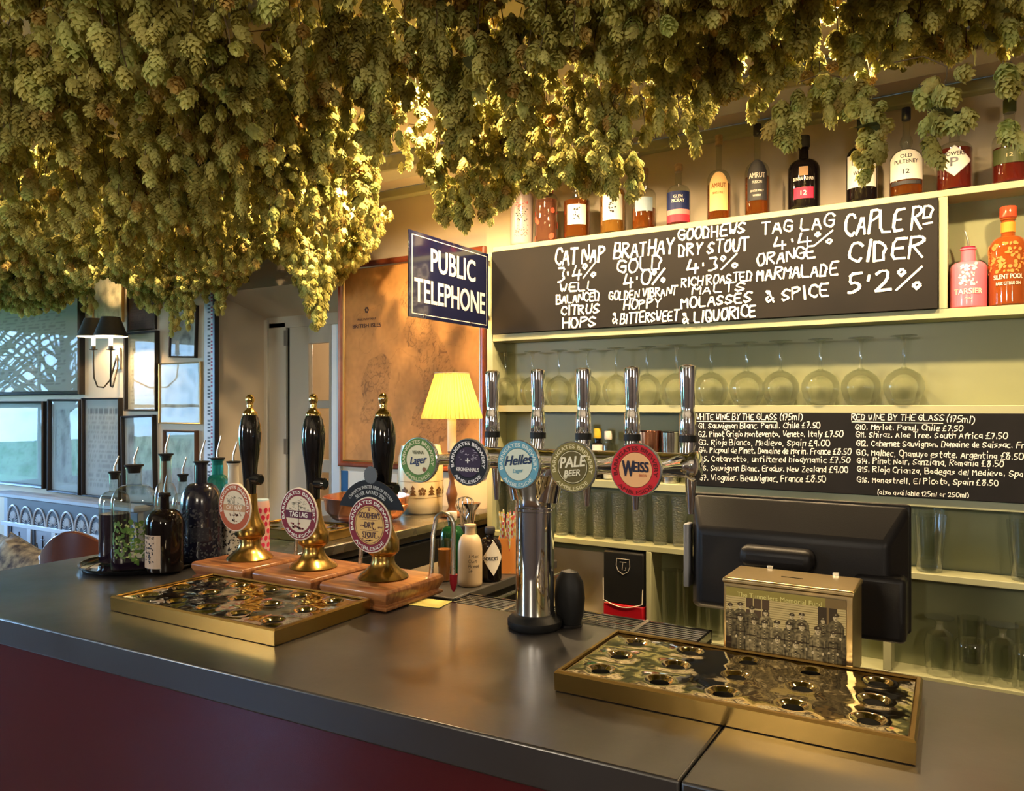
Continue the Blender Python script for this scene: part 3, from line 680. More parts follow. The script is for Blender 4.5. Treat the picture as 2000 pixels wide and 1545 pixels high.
# ------------------------------------------------------------------ T-bar beer font
ft = thing('beer_font', 'chrome T-bar beer font with five taps and round badges', 'beer tap', (-.848, 1.506, CTZ+.001))
TZ = 1.478 - CTZ; TR = .0255
obj('base_collar', lathe([(.058, 0), (.062, .006), (.062, .018), (.052, .028), (.046, .032)], 40), m_blackm, ft, smooth=True)
obj('column', lathe([(.0435, .03), (.0435, .262), (.0455, .264), (.0455, .270), (.0435, .272), (.044, .285), (.050, .305), (.058, .325), (.064, .345)], 48), m_chrome, ft, smooth=True)
bm = bmesh.new()
for s in (-1, 1): tube([(s*.022, 0, .29), (s*.030, 0, .33), (s*.048, 0, .365), (s*.075, 0, .378)], [.036, .036, .032, .026], 24, bm)
obj('yoke', bm, m_chrome, ft, smooth=True)
bm = tube([(-.185, 0, TZ), (.36, 0, TZ)], TR, 32); obj('cross_tube', bm, m_chrome, ft, smooth=True)
for s, x in ((1, .36), (-1, -.185)):
    q = lathe([(TR, 0), (.030, .001), (.032, .008), (.030, .016), (.020, .022), (.002, .024)], 24); xf(q, Matrix.Translation((x, 0, TZ)) @ Matrix.Rotation(s*PI/2, 4, 'Y'))
    obj('end_cap', q, m_chrome, ft, smooth=True)
m_lim = mat('badge_lens', (.75, .78, .78), .1, .9)
taps = []
def helles(b, R): pass
TAPS = [
 (-.985, 'round badge with green ring', flat('badge_green', (.10, .22, .05)), flat('badge_ivory', (.70, .68, .48)), 'BARNGATES BREWERY', 'AMBLESIDE', [('VIENNA', .26, .15, .62, 0, (.15, .16, .08)), ('Lager', -.16, .34, .86, .25, (.03, .04, .10))], (.62, .62, .38)),
 (-.860, 'round black badge', flat('badge_black', (.012, .012, .016)), flat('badge_dusk', (.035, .02, .05)), 'BARNGATES BREWERY', 'AMBLESIDE', [('KRONENHAUS', -.38, .16, 1.15, 0, (.72, .70, .70)), ('+', -.08, .30, .22, 0, (.72, .70, .70))], (.70, .70, .72)),
 (-.744, 'round pale blue badge', flat('badge_blue', (.12, .34, .48)), flat('badge_pale', (.60, .68, .60)), 'BARNGATES BREWERY', 'AMBLESIDE', [('Helles', .0, .40, 1.22, .25, (.02, .04, .10)), ('Lager', -.32, .16, .45, .2, (.15, .35, .45))], (.62, .74, .74)),
 (-.628, 'round olive badge', flat('badge_olive', (.20, .17, .05)), flat('badge_olive_dark', (.11, .09, .03)), 'BARNGATES BREWERY', 'AMBLESIDE', [('PALE', .0, .42, 1.05, .12, (.80, .76, .58)), ('BEER', -.34, .24, .68, .12, (.80, .76, .58))], (.68, .62, .36)),
 (-.505, 'round red badge', flat('badge_red', (.55, .02, .03)), flat('badge_peach', (.80, .44, .20)), 'BARNGATES BREWERY', 'AMBLESIDE', [('W', -.26, .60, .42, 0, (.02, .02, .04)), ('EISS', .0, .0001, .01, 0, (.02, .02, .04)), ('BIER', -.42, .10, .3, 0, (.4, .08, .03))], (.12, .01, .01))]
for i, (x, lab, ring, face, top, bot, mid, ir) in enumerate(TAPS):
    dx = x + .848
    bm = tube([(dx, .03, TZ+.02), (dx, .035, TZ+.05)], .016, 16); tube([(dx, .02, TZ), (dx, .048, TZ-.004)], .018, 16, bm)
    tp = obj('tap', bm, m_chrome, ft, smooth=True)
    obj('lever', lathe([(.0165, TZ+.060), (.0175, TZ+.064), (.0165, TZ+.105), (.0135, TZ+.112), (.0145, TZ+.120), (.0165, TZ+.160), (.0175, TZ+.195), (.0165, TZ+.203), (.010, TZ+.206)], 24, c=(dx, .036)), m_chrome, tp, smooth=True)
    obj('lever_collar', lathe([(.0185, TZ+.046), (.0185, TZ+.060)], 20, c=(dx, .036)), m_blackm, tp)
    obj('spout', tube([(dx, .05, TZ-.005), (dx, .056, TZ-.03), (dx, .056, TZ-.075), (dx, .056, TZ-.105)], [.015, .0125, .0085, .006], 16), m_chrome, tp, smooth=True)
    q = bmesh.new(); tube([(dx, -.02, TZ), (dx, -.06, TZ+.001), (dx, -.12, TZ+.003), (dx, -.19, TZ+.006), (dx, -.236, TZ+.008)], [.022, .018, .012, .012, .024], 20, q)
    obj('badge_stem', q, m_chrome, tp, smooth=True)
    md = [q_ for q_ in mid if q_[2] > .001]
    b = badge(ft, 'tap_badge', .0475, 0, ring, face, m_lim, top, bot, md, ink_ring=ir, loc=(dx, -.250, TZ+.009), thick=.012, r_in=.66)
    tag(b, lab)
    if i == 4:
        bm = bmesh.new(); R = .0475
        for b2 in [o for o in b.children if o.name.startswith('lettering')][1:]: bpy.data.objects.remove(b2)
        addtype(bm, 'W', -.28*R, -.24*R, .58*R, .46*R, .03, .0014); addtype(bm, 'EISS', .22*R, -.06*R, .36*R, .58*R, .04, .0014)
        obj('lettering', xf(bm, FACE), flat('ink_navy', (.02, .02, .04)), b)
        bm = bmesh.new(); addtype(bm, 'BIER', .3*R, -.24*R, .09*R, .3*R, .01, .0014); obj('lettering', xf(bm, FACE), flat('ink_rust', (.4, .08, .03)), b)
    if i == 1: scribbles(b, .0475, .05, .5, 14, flat('castle_grey', (.35, .32, .42)), .015, 21)
    if i == 3:
        obj('ring', xf(disc(.0475*.63, 40, .0010, r0=.0475*.60), FACE), flat('pale_line', (.6, .56, .36)), b)
        obj('seal', xf(disc(.0475*.09, 20, .0012, c=(-.0475*.30, -.0475*.38)), FACE), flat('pale_line', (.6, .56, .36)), b)
    if i == 0: obj('seal', xf(disc(.0475*.10, 20, .0012, c=(.0475*.34, -.0475*.40)), FACE), m_brown, b)
# black domed cover behind the column
bm = lathe([(.012, 0), (.026, .004), (.034, .03), (.037, .065), (.033, .10), (.02, .122), (.002, .128)], 28, sq=(1, .7, 2)); t = thing('black_cover', 'rounded matt black cover standing right behind the chrome column', 'cover', (-.785, 1.555, CTZ+.001)); obj('shell', bm, m_blackm, t, smooth=True); obj('foot', lathe([(.03, 0), (.03, .006)], 20), m_black, t)

# ------------------------------------------------------------------ drainage grille behind the font
gx0, gx1, gy0, gy1 = -1.16, -.50, 1.592, 1.70
t = thing('bar_grille', 'long black wire drainage grille along the serving side of the bar', 'grille', (gx0, gy0, CTZ-.02))
w, d = gx1-gx0, gy1-gy0
bm = bmesh.new()
for a in ((0, w, 0, .006), (0, w, d-.006, d), (0, .006, 0, d), (w-.006, w, 0, d)): box(a[0], a[1], a[2], a[3], 0, .016, bm)
obj('frame', bm, m_black, t)
for i in range(7):
    y = .012+(d-.024)*i/6; obj('wire', tube([(.003, y, .0125), (w-.003, y, .0125)], .0018, 6), m_steel, t)
for x in (.17, .34, .51): obj('divider', box(x-.005, x+.005, 0, d, .004, .018), m_steel, t)
obj('trough', box(.001, w-.001, .001, d-.001, -.012, -.002), m_blackm, t)
tag(obj('tea_light_note', box(0, .085, 0, .07, 0, .001), flat('yellow_paper', (.75, .66, .20), .7), loc=(-1.21, 1.505, CTZ+.001), rot=(0, 0, .15)), 'pale yellow paper square lying at the back edge of the bar under the red spout', 'paper').name = 'paper_note'

# ------------------------------------------------------------------ bottles

def face_cam(x, y, k=0.9):
    """z-rotation that turns local -Y towards the camera"""
    return k*math.atan2(-x, y)*1.0
def curved(parent, name, R, z0, z1, half, m, off=.0006, n=14, shape=None):
    V = []; F = []
    for i in range(n+1):
        a = -half+2*half*i/n; s = i/n
        b, t_ = (z0, z1) if not shape else shape(s, z0, z1)
        for z in (b, t_): V.append(((R+off)*math.sin(a), -(R+off)*math.cos(a), z))
    for i in range(n): F.append((2*i, 2*i+2, 2*i+3, 2*i+1))
    return obj(name, (V, F), m, parent, smooth=False)
def curvetext(parent, R, L, m, off=.0013):
    bm = bmesh.new()
    for s, z, h, w in L: addtype(bm, s, 0, z, h, w, bold=.02, z=0)
    for v in bm.verts: a = v.co.x/R; v.co = Vector(((R+off)*math.sin(a), -(R+off)*math.cos(a), v.co.y))
    return obj('lettering', bm, m, parent)
def curvedots(parent, R, z0, z1, n, r, m, half=1.5, seed=0, off=.001):
    Rn = random.Random(seed); bm = bmesh.new()
    for i in range(n):
        cx, cz = Rn.uniform(-half, half), Rn.uniform(z0, z1); k = Rn.uniform(.5, 1.2); st = Rn.uniform(.4, 1); ro = Rn.uniform(0, 3)
        vs = []
        for j in range(7):
            a = 2*PI*j/7; px, pz = r*k*math.cos(a), r*k*st*math.sin(a); px, pz = px*math.cos(ro)-pz*math.sin(ro), px*math.sin(ro)+pz*math.cos(ro)
            aa = cx+px/R; vs.append(bm.verts.new(((R+off)*math.sin(aa), -(R+off)*math.cos(aa), cz+pz)))
        bm.faces.new(vs)
    return obj('pattern', bm, m, parent)
def bottle(name, label, x, y, z, R, H, hb, glass, liq=None, lvl=.5, neck=.30, shoulder=.14, cap=None, caph=.12, lab=None, text=(), textm=None, group=None, rz=None, solid=False, extra=None, bulb=False, sq=None, cat='bottle', lip=True):
    t = thing(name, label, cat, (x, y, z+.0012), face_cam(x, y) if rz is None else rz, group)
    rn = R*neck; zb, zs = H*hb, H*(hb+shoulder); zc = H*(1-caph) if cap else H
    prof = [(R*.90, 0), (R*.985, .004), (R, .010), (R, zb)]
    for k in range(1, 6):
        a = PI/2*k/5; prof.append((rn+(R-rn)*math.cos(a)**.9, zb+(zs-zb)*math.sin(a)))
    if bulb: prof += [(rn*1.05, zs+.004), (rn*1.7, zs+.02), (rn*1.75, zs+.032), (rn*1.1, zs+.05)]
    prof += [(rn, max(zs+.004, prof[-1][1]+.004)), (rn*.96, zc-.006), (rn*1.12, zc-.005), (rn*1.12, zc)]
    obj('glass', lathe(prof, 28, cap1=not solid or True, sq=sq), glass, t, smooth=True)
    if liq:
        zl = H*lvl; pr = [(p[0]-.0015, max(p[1], .004)) for p in prof if p[1] < zl and p[0] > .003]
        rl = next((prof[i][0] for i in range(len(prof)-1) if prof[i+1][1] >= zl), R)
        if zl > zb: rl = max(rn, min(R, R*.8))
        pr.append(((R if zl <= zb else pr[-1][0]+.0015)-.0015, zl)); obj('liquid', lathe(pr, 28, sq=sq), liq, t, smooth=True)
    if cap: obj('stopper', lathe([(rn*1.1, zc+.0005), (rn*1.25, zc+.004), (rn*1.25, H-.003), (rn*1.15, H)], 20), cap, t, smooth=True)
    if lab:
        m, z0, z1, half = lab[:4]; curved(t, 'label', R, H*z0, H*z1, half, m, shape=lab[4] if len(lab) > 4 else None)
    if text: curvetext(t, R, [(s, H*zz, H*hh, ww) for s, zz, hh, ww in text], textm or m_ink)
    if extra: extra(t, R, H)
    return t
SG = 'spirit bottles along the top shelf'
def SH(u, wpx, topv, base=ZT, Y=2.985):
    p = P(u, 400, Y=Y); tt = proj(p)[2]; return p.x, Y, base, wpx*tt/FPX/2, P(u, topv, Y=Y).z-base
def top_bottle(u, wpx, topv, label, **k):
    x, y, z, R, H = SH(u, wpx, topv); return bottle('spirit_bottle', label, x, y, z, min(R, .062), H, glass=k.pop('glass'), group=SG, **k)
def rd(m, n, r, seed): return lambda t, R, H: curvedots(t, R, H*.06, H*.62, n, r, m, seed=seed)
m_pinkt = flat('pink_print', (.62, .16, .14)); m_redspot = flat('coral_spot', (.75, .10, .05)); m_frost = mat('frosted_pink', (.62, .48, .44), .3, trans=.3)
top_bottle(1019, 44, 372, 'frosted pinkish bottle with small red and black print, far left of the top shelf', glass=m_frost, hb=.86, shoulder=.08, neck=.5, caph=.06, cap=m_paper,
    extra=lambda t, R, H: (curvedots(t, R, H*.40, H*.62, 40, .003, m_ink, half=.6, seed=61), curvedots(t, R, H*.14, H*.34, 40, .003, m_pinkt, half=.6, seed=62), curvedots(t, R, H*.64, H*.78, 22, .004, m_pinkt, half=.6, seed=63)))
top_bottle(1067, 44, 372, 'clear bottle with round coral red spots on the top shelf', glass=m_bclear, liq=mat('pink_gin', (.60, .22, .14), .05, trans=.8), lvl=.8, hb=.82, shoulder=.1, neck=.5, cap=m_redspot, caph=.08, extra=rd(m_redspot, 9, .016, 3))
top_bottle(1127, 52, 360, 'squat dark amber bottle with faceted stopper and white calligraphy label', glass=m_bclear, liq=m_bamber, lvl=.68, hb=.66, shoulder=.08, neck=.34, cap=m_bclear, caph=.14, lab=(m_paper, .22, .58, .75),
    extra=lambda t, R, H: curvedots(t, R, H*.32, H*.54, 16, .0045, m_ink, half=.22, seed=5, off=.0014))
top_bottle(1197, 50, 318, 'round-shouldered amber bottle with tall white label and bold brushwork', glass=m_bclear, liq=m_bgold, lvl=.60, hb=.52, shoulder=.13, neck=.3, cap=m_ink, caph=.1, lab=(m_paper, .17, .52, .85),
    extra=lambda t, R, H: curvedots(t, R, H*.24, H*.48, 14, .006, m_ink, half=.25, seed=9, off=.0014))
top_bottle(1258, 46, 330, 'clear bottle with pale blue-grey label half full of dark whisky', glass=m_bclear, liq=m_bamber, lvl=.34, hb=.55, shoulder=.12, neck=.3, cap=m_cork, lab=(flat('bluegrey', (.30, .38, .44)), .28, .50, .8))
top_bottle(1325, 46, 322, 'clear bottle with navy, pink and red banded label', glass=m_bclear, liq=m_bred, lvl=.10, hb=.52, shoulder=.14, neck=.28, cap=m_cork, lab=(flat('navy_label', (.012, .02, .09)), .24, .53, 1.15),
    text=[('GLEN', .42, .05, .035), ('MORAY', .35, .055, .05)], textm=m_paper, extra=lambda t, R, H: (curved(t, 'label', R, H*.16, H*.24, 1.15, flat('rose_band', (.62, .25, .22)), .0008), curved(t, 'label', R, H*.04, H*.16, 1.15, flat('crimson_band', (.50, .03, .05)), .0008)))
arch = lambda s, a, b: (a, b-(b-a)*.28*abs(2*s-1)**2.2)
top_bottle(1404, 45, 265, 'clear bottle with gold arched label and black mountain, over amber whisky', glass=m_bclear, liq=m_bamber, lvl=.42, hb=.46, shoulder=.13, neck=.26, cap=m_cork, lab=(flat('gold_label', (.78, .48, .18)), .10, .54, .85, arch),
    text=[('AMRUT', .36, .055, .055), ('SINGLE MALT', .29, .025, .045)], textm=flat('gold_ink', (.30, .10, .02)))
top_bottle(1479, 47, 244, 'whisky bottle with black arched label next to the gold labelled one', glass=m_bclear, liq=m_bamber, lvl=.42, hb=.46, shoulder=.13, neck=.26, cap=m_ink, lab=(m_ink, .15, .58, .85, arch),
    text=[('AMRUT', .39, .055, .06), ('FUSION', .33, .03, .035), ('SINGLE MALT', .24, .022, .05), ('WHISKY', .19, .022, .03)], textm=m_paper)
top_bottle(1570, 60, 267, 'all black bottle with crimson 12 band on its label', glass=m_bblack, hb=.52, shoulder=.16, neck=.30, cap=m_ink, caph=.16, lab=(flat('crimson_label', (.50, .02, .06)), .12, .27, .62),
    text=[('12', .165, .06, .02), ('BUNNAHABHAIN', .36, .045, .075)], textm=m_paper, extra=lambda t, R, H: curved(t, 'medallion', R, H*.42, H*.54, .28, flat('bronze', (.35, .2, .09)), .0012))
top_bottle(1683, 56, 232, 'black bottle with tall white label under a dangling hop strand', glass=m_bblack, hb=.52, shoulder=.15, neck=.24, cap=m_ink, caph=.14, lab=(m_paper, .16, .54, 1.1),
    text=[('LEDAIG', .42, .05, .065), ('WHISKY', .30, .045, .055), ('SINGLE MALT', .23, .022, .05)], textm=m_ink)
top_bottle(1770, 60, 212, 'bulb-necked clear bottle with white label and navy cap', glass=m_bclear, liq=m_bamber, lvl=.22, hb=.40, shoulder=.13, neck=.22, cap=mat('navy_cap', (.01, .015, .05), .3), caph=.14, bulb=True, lab=(m_paper, .17, .49, 1.15, arch),
    text=[('OLD', .405, .04, .035), ('PULTENEY', .345, .042, .075), ('12', .23, .05, .02)], textm=m_ink, extra=lambda t, R, H: curved(t, 'label', R, H*.115, H*.155, 1.0, m_ink, .0009))
def dia(t, R, H):
    bm = bmesh.new(); pts = [(0, .16), (.85, .33), (.85, .36), (0, .54), (-.85, .36), (-.85, .33)]
    for k, (sc, off, m) in enumerate(((1.08, .0009, flat('silver_edge', (.5, .5, .5))), (1.0, .0013, m_paper))):
        N = 24; V = []; F = []
        for i in range(N+1):
            s = -1+2*i/N; hgt = .17*(1-abs(s))*sc+.012
            for q in (-1, 1): a = s*.92*sc; V.append(((R+off)*math.sin(a), -(R+off)*math.cos(a), H*(.345+q*hgt)))
        for i in range(N): F.append((2*i, 2*i+2, 2*i+3, 2*i+1))
        obj('label', (V, F), m, t)
    curvetext(t, R, [('P', H*.28, H*.11, .022)], flat('grey_ink', (.22, .22, .24)), .0018); curvetext(t, R, [('POWERS', H*.41, H*.05, .062)], m_ink, .0018)
top_bottle(1864, 62, 222, 'deep red whiskey bottle with white diamond label marked P', glass=m_bclear, liq=m_bred, lvl=.52, hb=.50, shoulder=.12, neck=.3, cap=m_ink, extra=dia)
top_bottle(1972, 60, 195, 'bottle with dark green label and gold 12, rightmost on the top shelf', glass=m_bclear, liq=m_bred, lvl=.42, hb=.50, shoulder=.12, neck=.3, cap=flat('olive_cap', (.06, .07, .02)), caph=.16, lab=(flat('olive_label', (.06, .07, .02)), .22, .40, 1.1),
    text=[('12', .29, .04, .018), ('TOMATIN', .44, .045, .07)], textm=flat('pale_gold', (.62, .52, .28)))
# cubby to the right of the big board
x, y, z, R, H = SH(1891, 64, 457, base=ZA, Y=2.985)
def pourer(t, z, r=.011, m=m_steel, lean=.012, h=.06, col=m_blackm):
    p = obj('pourer', tube([(0, 0, z), (0, 0, z+h*.35), (lean, 0, z+h)], [.0042, .0035, .0022], 10), m, t, smooth=True)
    obj('bung', lathe([(r*.8, z-.022), (r, z-.004), (r*1.25, z-.002), (r*1.3, z+.003), (.005, z+.005)], 16), col, p, smooth=True)
m_pink = mat('pink_bottle', (.80, .16, .22), .25, coat=.4)
t = bottle('pink_gin_bottle', 'opaque pink bottle with cream printed face and steel pourer', x, y, z, R, P(1889, 487, Y=y).z-z, .66, m_pink, neck=.40, shoulder=.12, group='bottles in the shelf cubby', text=[('TARSIER', .22, .09, .085), ('GIN', .13, .03, .02)], textm=m_paper,
    extra=lambda t, R, H: curvedots(t, R, H*.36, H*.72, 60, .005, m_paper, half=.45, seed=31))
pourer(t, P(1889, 487, Y=y).z-z+.003, .016, lean=-.01, col=flat('maroon_bung', (.25, .02, .05)))
x, y, z, R, H = SH(1969, 66, 405, base=ZA, Y=2.985)
bottle('orange_gin_bottle', 'orange patterned clear bottle with bright orange neck band', x, y, z, R, H, .56, mat('orange_glass', (.55, .12, .02), .06, trans=.6), neck=.36, shoulder=.14, cap=mat('orange_stopper', (.70, .10, .04), .1, trans=.4), caph=.12, group='bottles in the shelf cubby', text=[('SILENT POOL', .26, .045, .085), ('RARE CITRUS GIN', .20, .03, .07)], textm=m_paper,
    extra=lambda t, R, H: (curvedots(t, R, H*.33, H*.62, 120, .006, flat('bright_orange', (.9, .22, .05)), half=1.5, seed=12), obj('neck_band', lathe([(R*.37, H*.74), (R*.37, H*.84)], 20), flat('band_orange', (.85, .25, .03)), t)))

# ------------------------------------------------------------------ wine glasses upside down
def wine_glass():
    t = thing('wine_glass', 'x', 'wine glass')
    prof = [(.050, 0), (.062, .030), (.070, .058), (.068, .080), (.055, .104), (.030, .122), (.010, .130)]
    obj('bowl', lathe(prof, 36, cap0=False, cap1=False), m_wine, t, smooth=True)
    obj('stem', lathe([(.010, .130), (.0055, .138), (.0045, .175), (.006, .215), (.012, .232)], 16, cap0=False, cap1=False), m_glass, t, smooth=True)
    obj('foot', lathe([(.012, .232), (.030, .2375), (.044, .2385), (.0445, .2405), (.0, .2410)], 36, cap0=False, cap1=False), m_glass, t, smooth=True)
    return t
def dup(root, loc, rz, label, group=None, name=None):
    r = root.copy(); COL.objects.link(r); r.location = loc; r.rotation_euler = (0, 0, rz)
    if label: r['label'] = label
    if group: r['group'] = group
    for ch in root.children:
        c = ch.copy(); COL.objects.link(c); c.parent = r
        for g in ch.children: d = g.copy(); COL.objects.link(d); d.parent = c
    return r
us = [992, 1043, 1096, 1150, 1207, 1266, 1325, 1391, 1461, 1526, 1604, 1682, 1766]
wg = wine_glass()
for i, u in enumerate(us):
    p = P(u, 700, Y=2.99); rt = proj(p)[2]
    lab = 'upturned balloon wine glass, %s from the left in its row' % ('first', 'second', 'third', 'fourth', 'fifth', 'sixth', 'seventh', 'eighth', 'ninth', 'tenth', 'eleventh', 'twelfth', 'thirteenth')[i]
    o = wg if i == 0 else dup(wg, p, 0, lab)
    o.location = (p.x, 2.973 + (.003 if i % 2 else -.003), ZB+.001); o['label'] = lab; o['group'] = 'upturned wine glasses on the middle shelf'; o.rotation_euler = (0, 0, i*1.3); o.scale = ((.84,)*2 if u < 1300 else (.95,)*2) + (1,)
# pint glasses with dimpled finish
def pint(m, R=.034, H=.20, name='pint_glass'):
    t = thing(name, 'x', 'glass')
    obj('wall', lathe([(R*.80, .004), (R*.86, H*.3), (R*1.0, H*.78), (R*1.06, H)], 28, cap0=False, cap1=False), m, t, smooth=True)
    obj('base', lathe([(R*.76, 0), (R*.80, .003), (R*.79, .012), (R*.7, .014)], 24), m_glass, t, smooth=True)
    obj('rim', lathe([(R*1.06, H), (R*1.065, H+.0015), (R*1.03, H+.0015), (R*1.03, H)], 28, cap0=False, cap1=False), m_glass, t, smooth=True)
    return t
pg = pint(m_dimple); first = True
for i, u in enumerate([976, 1003, 1062, 1098, 1134, 1171, 1210, 1249, 1290, 1328]):
    p = P(u, 1000, Y=2.99); lab = 'dimpled pint glass, %s from the left in the row below the taps' % ('first', 'second', 'third', 'fourth', 'fifth', 'sixth', 'seventh', 'eighth', 'ninth', 'tenth', 'eleventh', 'twelfth', 'thirteenth')[i]
    o = pg if i == 0 else dup(pg, p, 0, lab); o.location = (p.x, 2.99, ZD+.001); o['label'] = lab; o['group'] = 'dimpled pint glasses on the lower shelf'; o.rotation_euler = (0, 0, i)
pc = pint(m_glass, .05, .19)
p = P(1815, 1000, Y=2.985); pc.location = (p.x, 2.985, ZD+.001); tag(pc, 'clear tumblers nested in one another on the shelf right of the till')
obj('inner_tumbler', lathe([(.036, .045), (.042, .12), (.046, .212)], 28, cap0=False, cap1=False), m_glass, pc, smooth=True)
q = dup(pc, (P(2003, 1000, Y=2.985).x, 2.985, ZD+.001), 1, 'tall clear glass cut by the right edge of the picture')
# bottom shelf glassware (upside down)
ug = thing('beer_goblet', 'x', 'glass')
obj('bowl', lathe([(.040, 0), (.045, .05), (.048, .10), (.040, .135), (.016, .152)], 28, cap0=False, cap1=False), m_glass, ug, smooth=True)
obj('foot', lathe([(.014, .152), (.010, .165), (.018, .18), (.046, .188), (.046, .191), (0, .192)], 28, cap0=False, cap1=False), m_glass, ug, smooth=True)
for k, (u, lab, Y) in enumerate(((1835, 'upturned stemmed goblet on the bottom shelf nearest the till', 2.985), (1958, 'upturned stemmed goblet to the right of the stacked tumblers', 2.985))):
    px = P(u, 1270, Y=Y)
    if k == 0: o = ug
    else: o = dup(ug, px, 0, lab)
    o.location = (px.x, Y, ZE+.001); o['label'] = lab; o['group'] = 'goblets on the bottom shelf'; o.scale = (1, 1, 1.02)
st = thing('stacked_tumblers', 'two straight tumblers stacked rim to base on the bottom shelf', 'glass', (P(1898, 1270, Y=2.985).x, 2.985, ZE+.001))
obj('lower_tumbler', lathe([(.050, 0), (.052, .08), (.050, .12), (.044, .13)], 28, cap0=False, cap1=False), m_glass, st, smooth=True)
obj('upper_tumbler', lathe([(.036, .06), (.040, .14), (.042, .205)], 28, cap0=True, cap1=False), m_glass, st, smooth=True)
q = dup(st, (P(2012, 1270, Y=2.985).x, 2.985, ZE+.001), .5, 'stacked tumblers at the right edge of the bottom shelf')
tg = pint(m_glass, .042, .17, 'tumbler'); tg2 = []
for k, u in enumerate((1312, 1352, 1396)):
    px = P(u, 1200, Y=2.985+.0*k); lab = ['straight tumbler on the bottom shelf, leftmost of three behind the brass tray', 'straight tumbler on the bottom shelf, in the middle of three', 'straight tumbler on the bottom shelf nearest the collection box'][k]
    o = tg if k == 0 else dup(tg, px, 0, lab)
    o.location = (px.x, 2.985, ZE+.001+.0); o['label'] = lab; o['group'] = 'straight tumblers on the bottom shelf'; o.scale = (1, 1, 1.45)
# small things on the middle left shelf
def shelf_x(u, Y=2.985): return P(u, 860, Y=Y).x
bottle('sauce_bottle', 'small dark green bottle with red cap on the left shelf', shelf_x(1139), 2.985, ZC, .026, .235, .66, m_bgreen, neck=.5, shoulder=.12, cap=flat('red_cap', (.45, .01, .02)), caph=.17, group='condiments on the shelf')
bottle('bitters_bottle', 'small dark bottle with white label and yellow cap', shelf_x(1167), 2.985, ZC, .025, .215, .62, m_bblack, neck=.55, shoulder=.1, cap=flat('yellow_cap', (.75, .50, .04)), caph=.2, lab=(m_paper, .1, .68, 1.0), group='condiments on the shelf')
bottle('salt_shaker', 'clear shaker with white cap beside the yellow-capped bottle', shelf_x(1188), 2.985, ZC, .022, .205, .68, m_bclear, liq=m_paper, lvl=.35, neck=.6, shoulder=.08, cap=m_paper, caph=.18, group='condiments on the shelf')
m_copper = mat('copper', (.80, .36, .20), .22, 1.0, rvar=.08, vscale=10)
t = thing('copper_shaker', 'copper cocktail cup on the shelf behind the fourth badge', 'cup', (shelf_x(1268), 2.985, ZC+.001)); obj('cup', lathe([(.035, 0), (.044, .10), (.049, .205), (.051, .207), (.048, .207), (.034, .01)], 28, cap1=True), m_copper, t, smooth=True); obj('rim', lathe([(.050, .205), (.052, .209), (.049, .209)], 28, cap0=False, cap1=False), m_copper, t)
t = thing('steel_shaker', 'polished steel cocktail cup beside the copper one', 'cup', (shelf_x(1310), 2.985, ZC+.001)); obj('cup', lathe([(.030, 0), (.036, .10), (.040, .205), (.038, .205), (.028, .01)], 28), m_steel, t, smooth=True); obj('rim', lathe([(.040, .203), (.0415, .207), (.039, .207)], 28, cap0=False, cap1=False), m_chrome, t)
# black and red dispenser under the lower shelf
t = thing('coffee_grinder', 'tall black cabinet with red base and pale shield emblem under the lower shelf', 'machine', (-1.228, 2.95, ZE+.001))
obj('body', rings_box([(0, .10), (0, .31), (.006, .315)], -.088, .088, -.03, .07), m_blackm, t, bevel=.004)
obj('base', rings_box([(0, 0), (0, .098)], -.088, .088, -.034, .07), flat('dispenser_red', (.35, .008, .015), .3), t, bevel=.006)
pts = [(-.087, -.036, .20)] + [(-.085+.17*k/10, -.037, .11-.022*math.sin(PI*k/10)) for k in range(11)] + [(.087, -.036, .17)]
obj('trim', tube(pts, .002, 6), m_enw, t)
bm = bmesh.new(); sh = [(-.028, .285), (.028, .285), (.03, .255), (.022, .235), (0, .222), (-.022, .235), (-.03, .255), (-.028, .285)]
tube([(a, -.032, b) for a, b in sh], .0016, 6, bm); tube([(-.014, -.032, .272), (.014, -.032, .272)], .0014, 6, bm); tube([(.0, -.032, .27), (-.004, -.032, .24), (.012, -.032, .24), (.012, -.032, .252)], .0014, 6, bm)
obj('emblem', bm, flat('emblem_grey', (.35, .33, .30)), t)

# ------------------------------------------------------------------ till seen from behind
tl = thing('till_monitor', 'black touch-screen till seen from behind above the collection box', 'till', (-.342, 1.78, .901))
def loft(a, b, par, nm, m, bev=.012, org=(-.342, 1.78, .901)):
    bm = bmesh.new(); vs = []
    for (x0, x1, z0, z1, y) in (a, b):
        vs.append([bm.verts.new((c[0]-org[0], y-org[1], c[1]-org[2])) for c in ((x0, z0), (x1, z0), (x1, z1), (x0, z1))])
    for i in range(4): bm.faces.new((vs[0][i], vs[0][(i+1) % 4], vs[1][(i+1) % 4], vs[1][i]))
    bm.faces.new(vs[0][::-1]); bm.faces.new(vs[1]); bmesh.ops.recalc_face_normals(bm, faces=bm.faces)
    return obj(nm, bm, m, par, bevel=bev, bseg=4)
loft((-.545, -.150, 1.14, 1.315, 1.735), (-.578, -.108, 1.118, 1.393, 1.80), tl, 'housing', m_blackp, .012)
loft((-.578, -.108, 1.118, 1.394, 1.802), (-.572, -.114, 1.124, 1.388, 1.83), tl, 'bezel', m_blackp, .008)
obj('hinge_cover', box(-.10, .055, -.085, -.03, .345, .392), m_blackp, tl, bevel=.018, bseg=4)
obj('cable_cover', box(.13, .228, -.055, 0.0, .215, .35), m_blackp, tl, bevel=.012, bseg=3)
obj('ledge', box(-.095, .05, -.07, -.04, .30, .335), m_blackp, tl, bevel=.004)
obj('card_reader', box(-.245, -.232, -.02, .015, .27, .42), mat('reader_grey', (.32, .33, .36), .35), tl, bevel=.003)
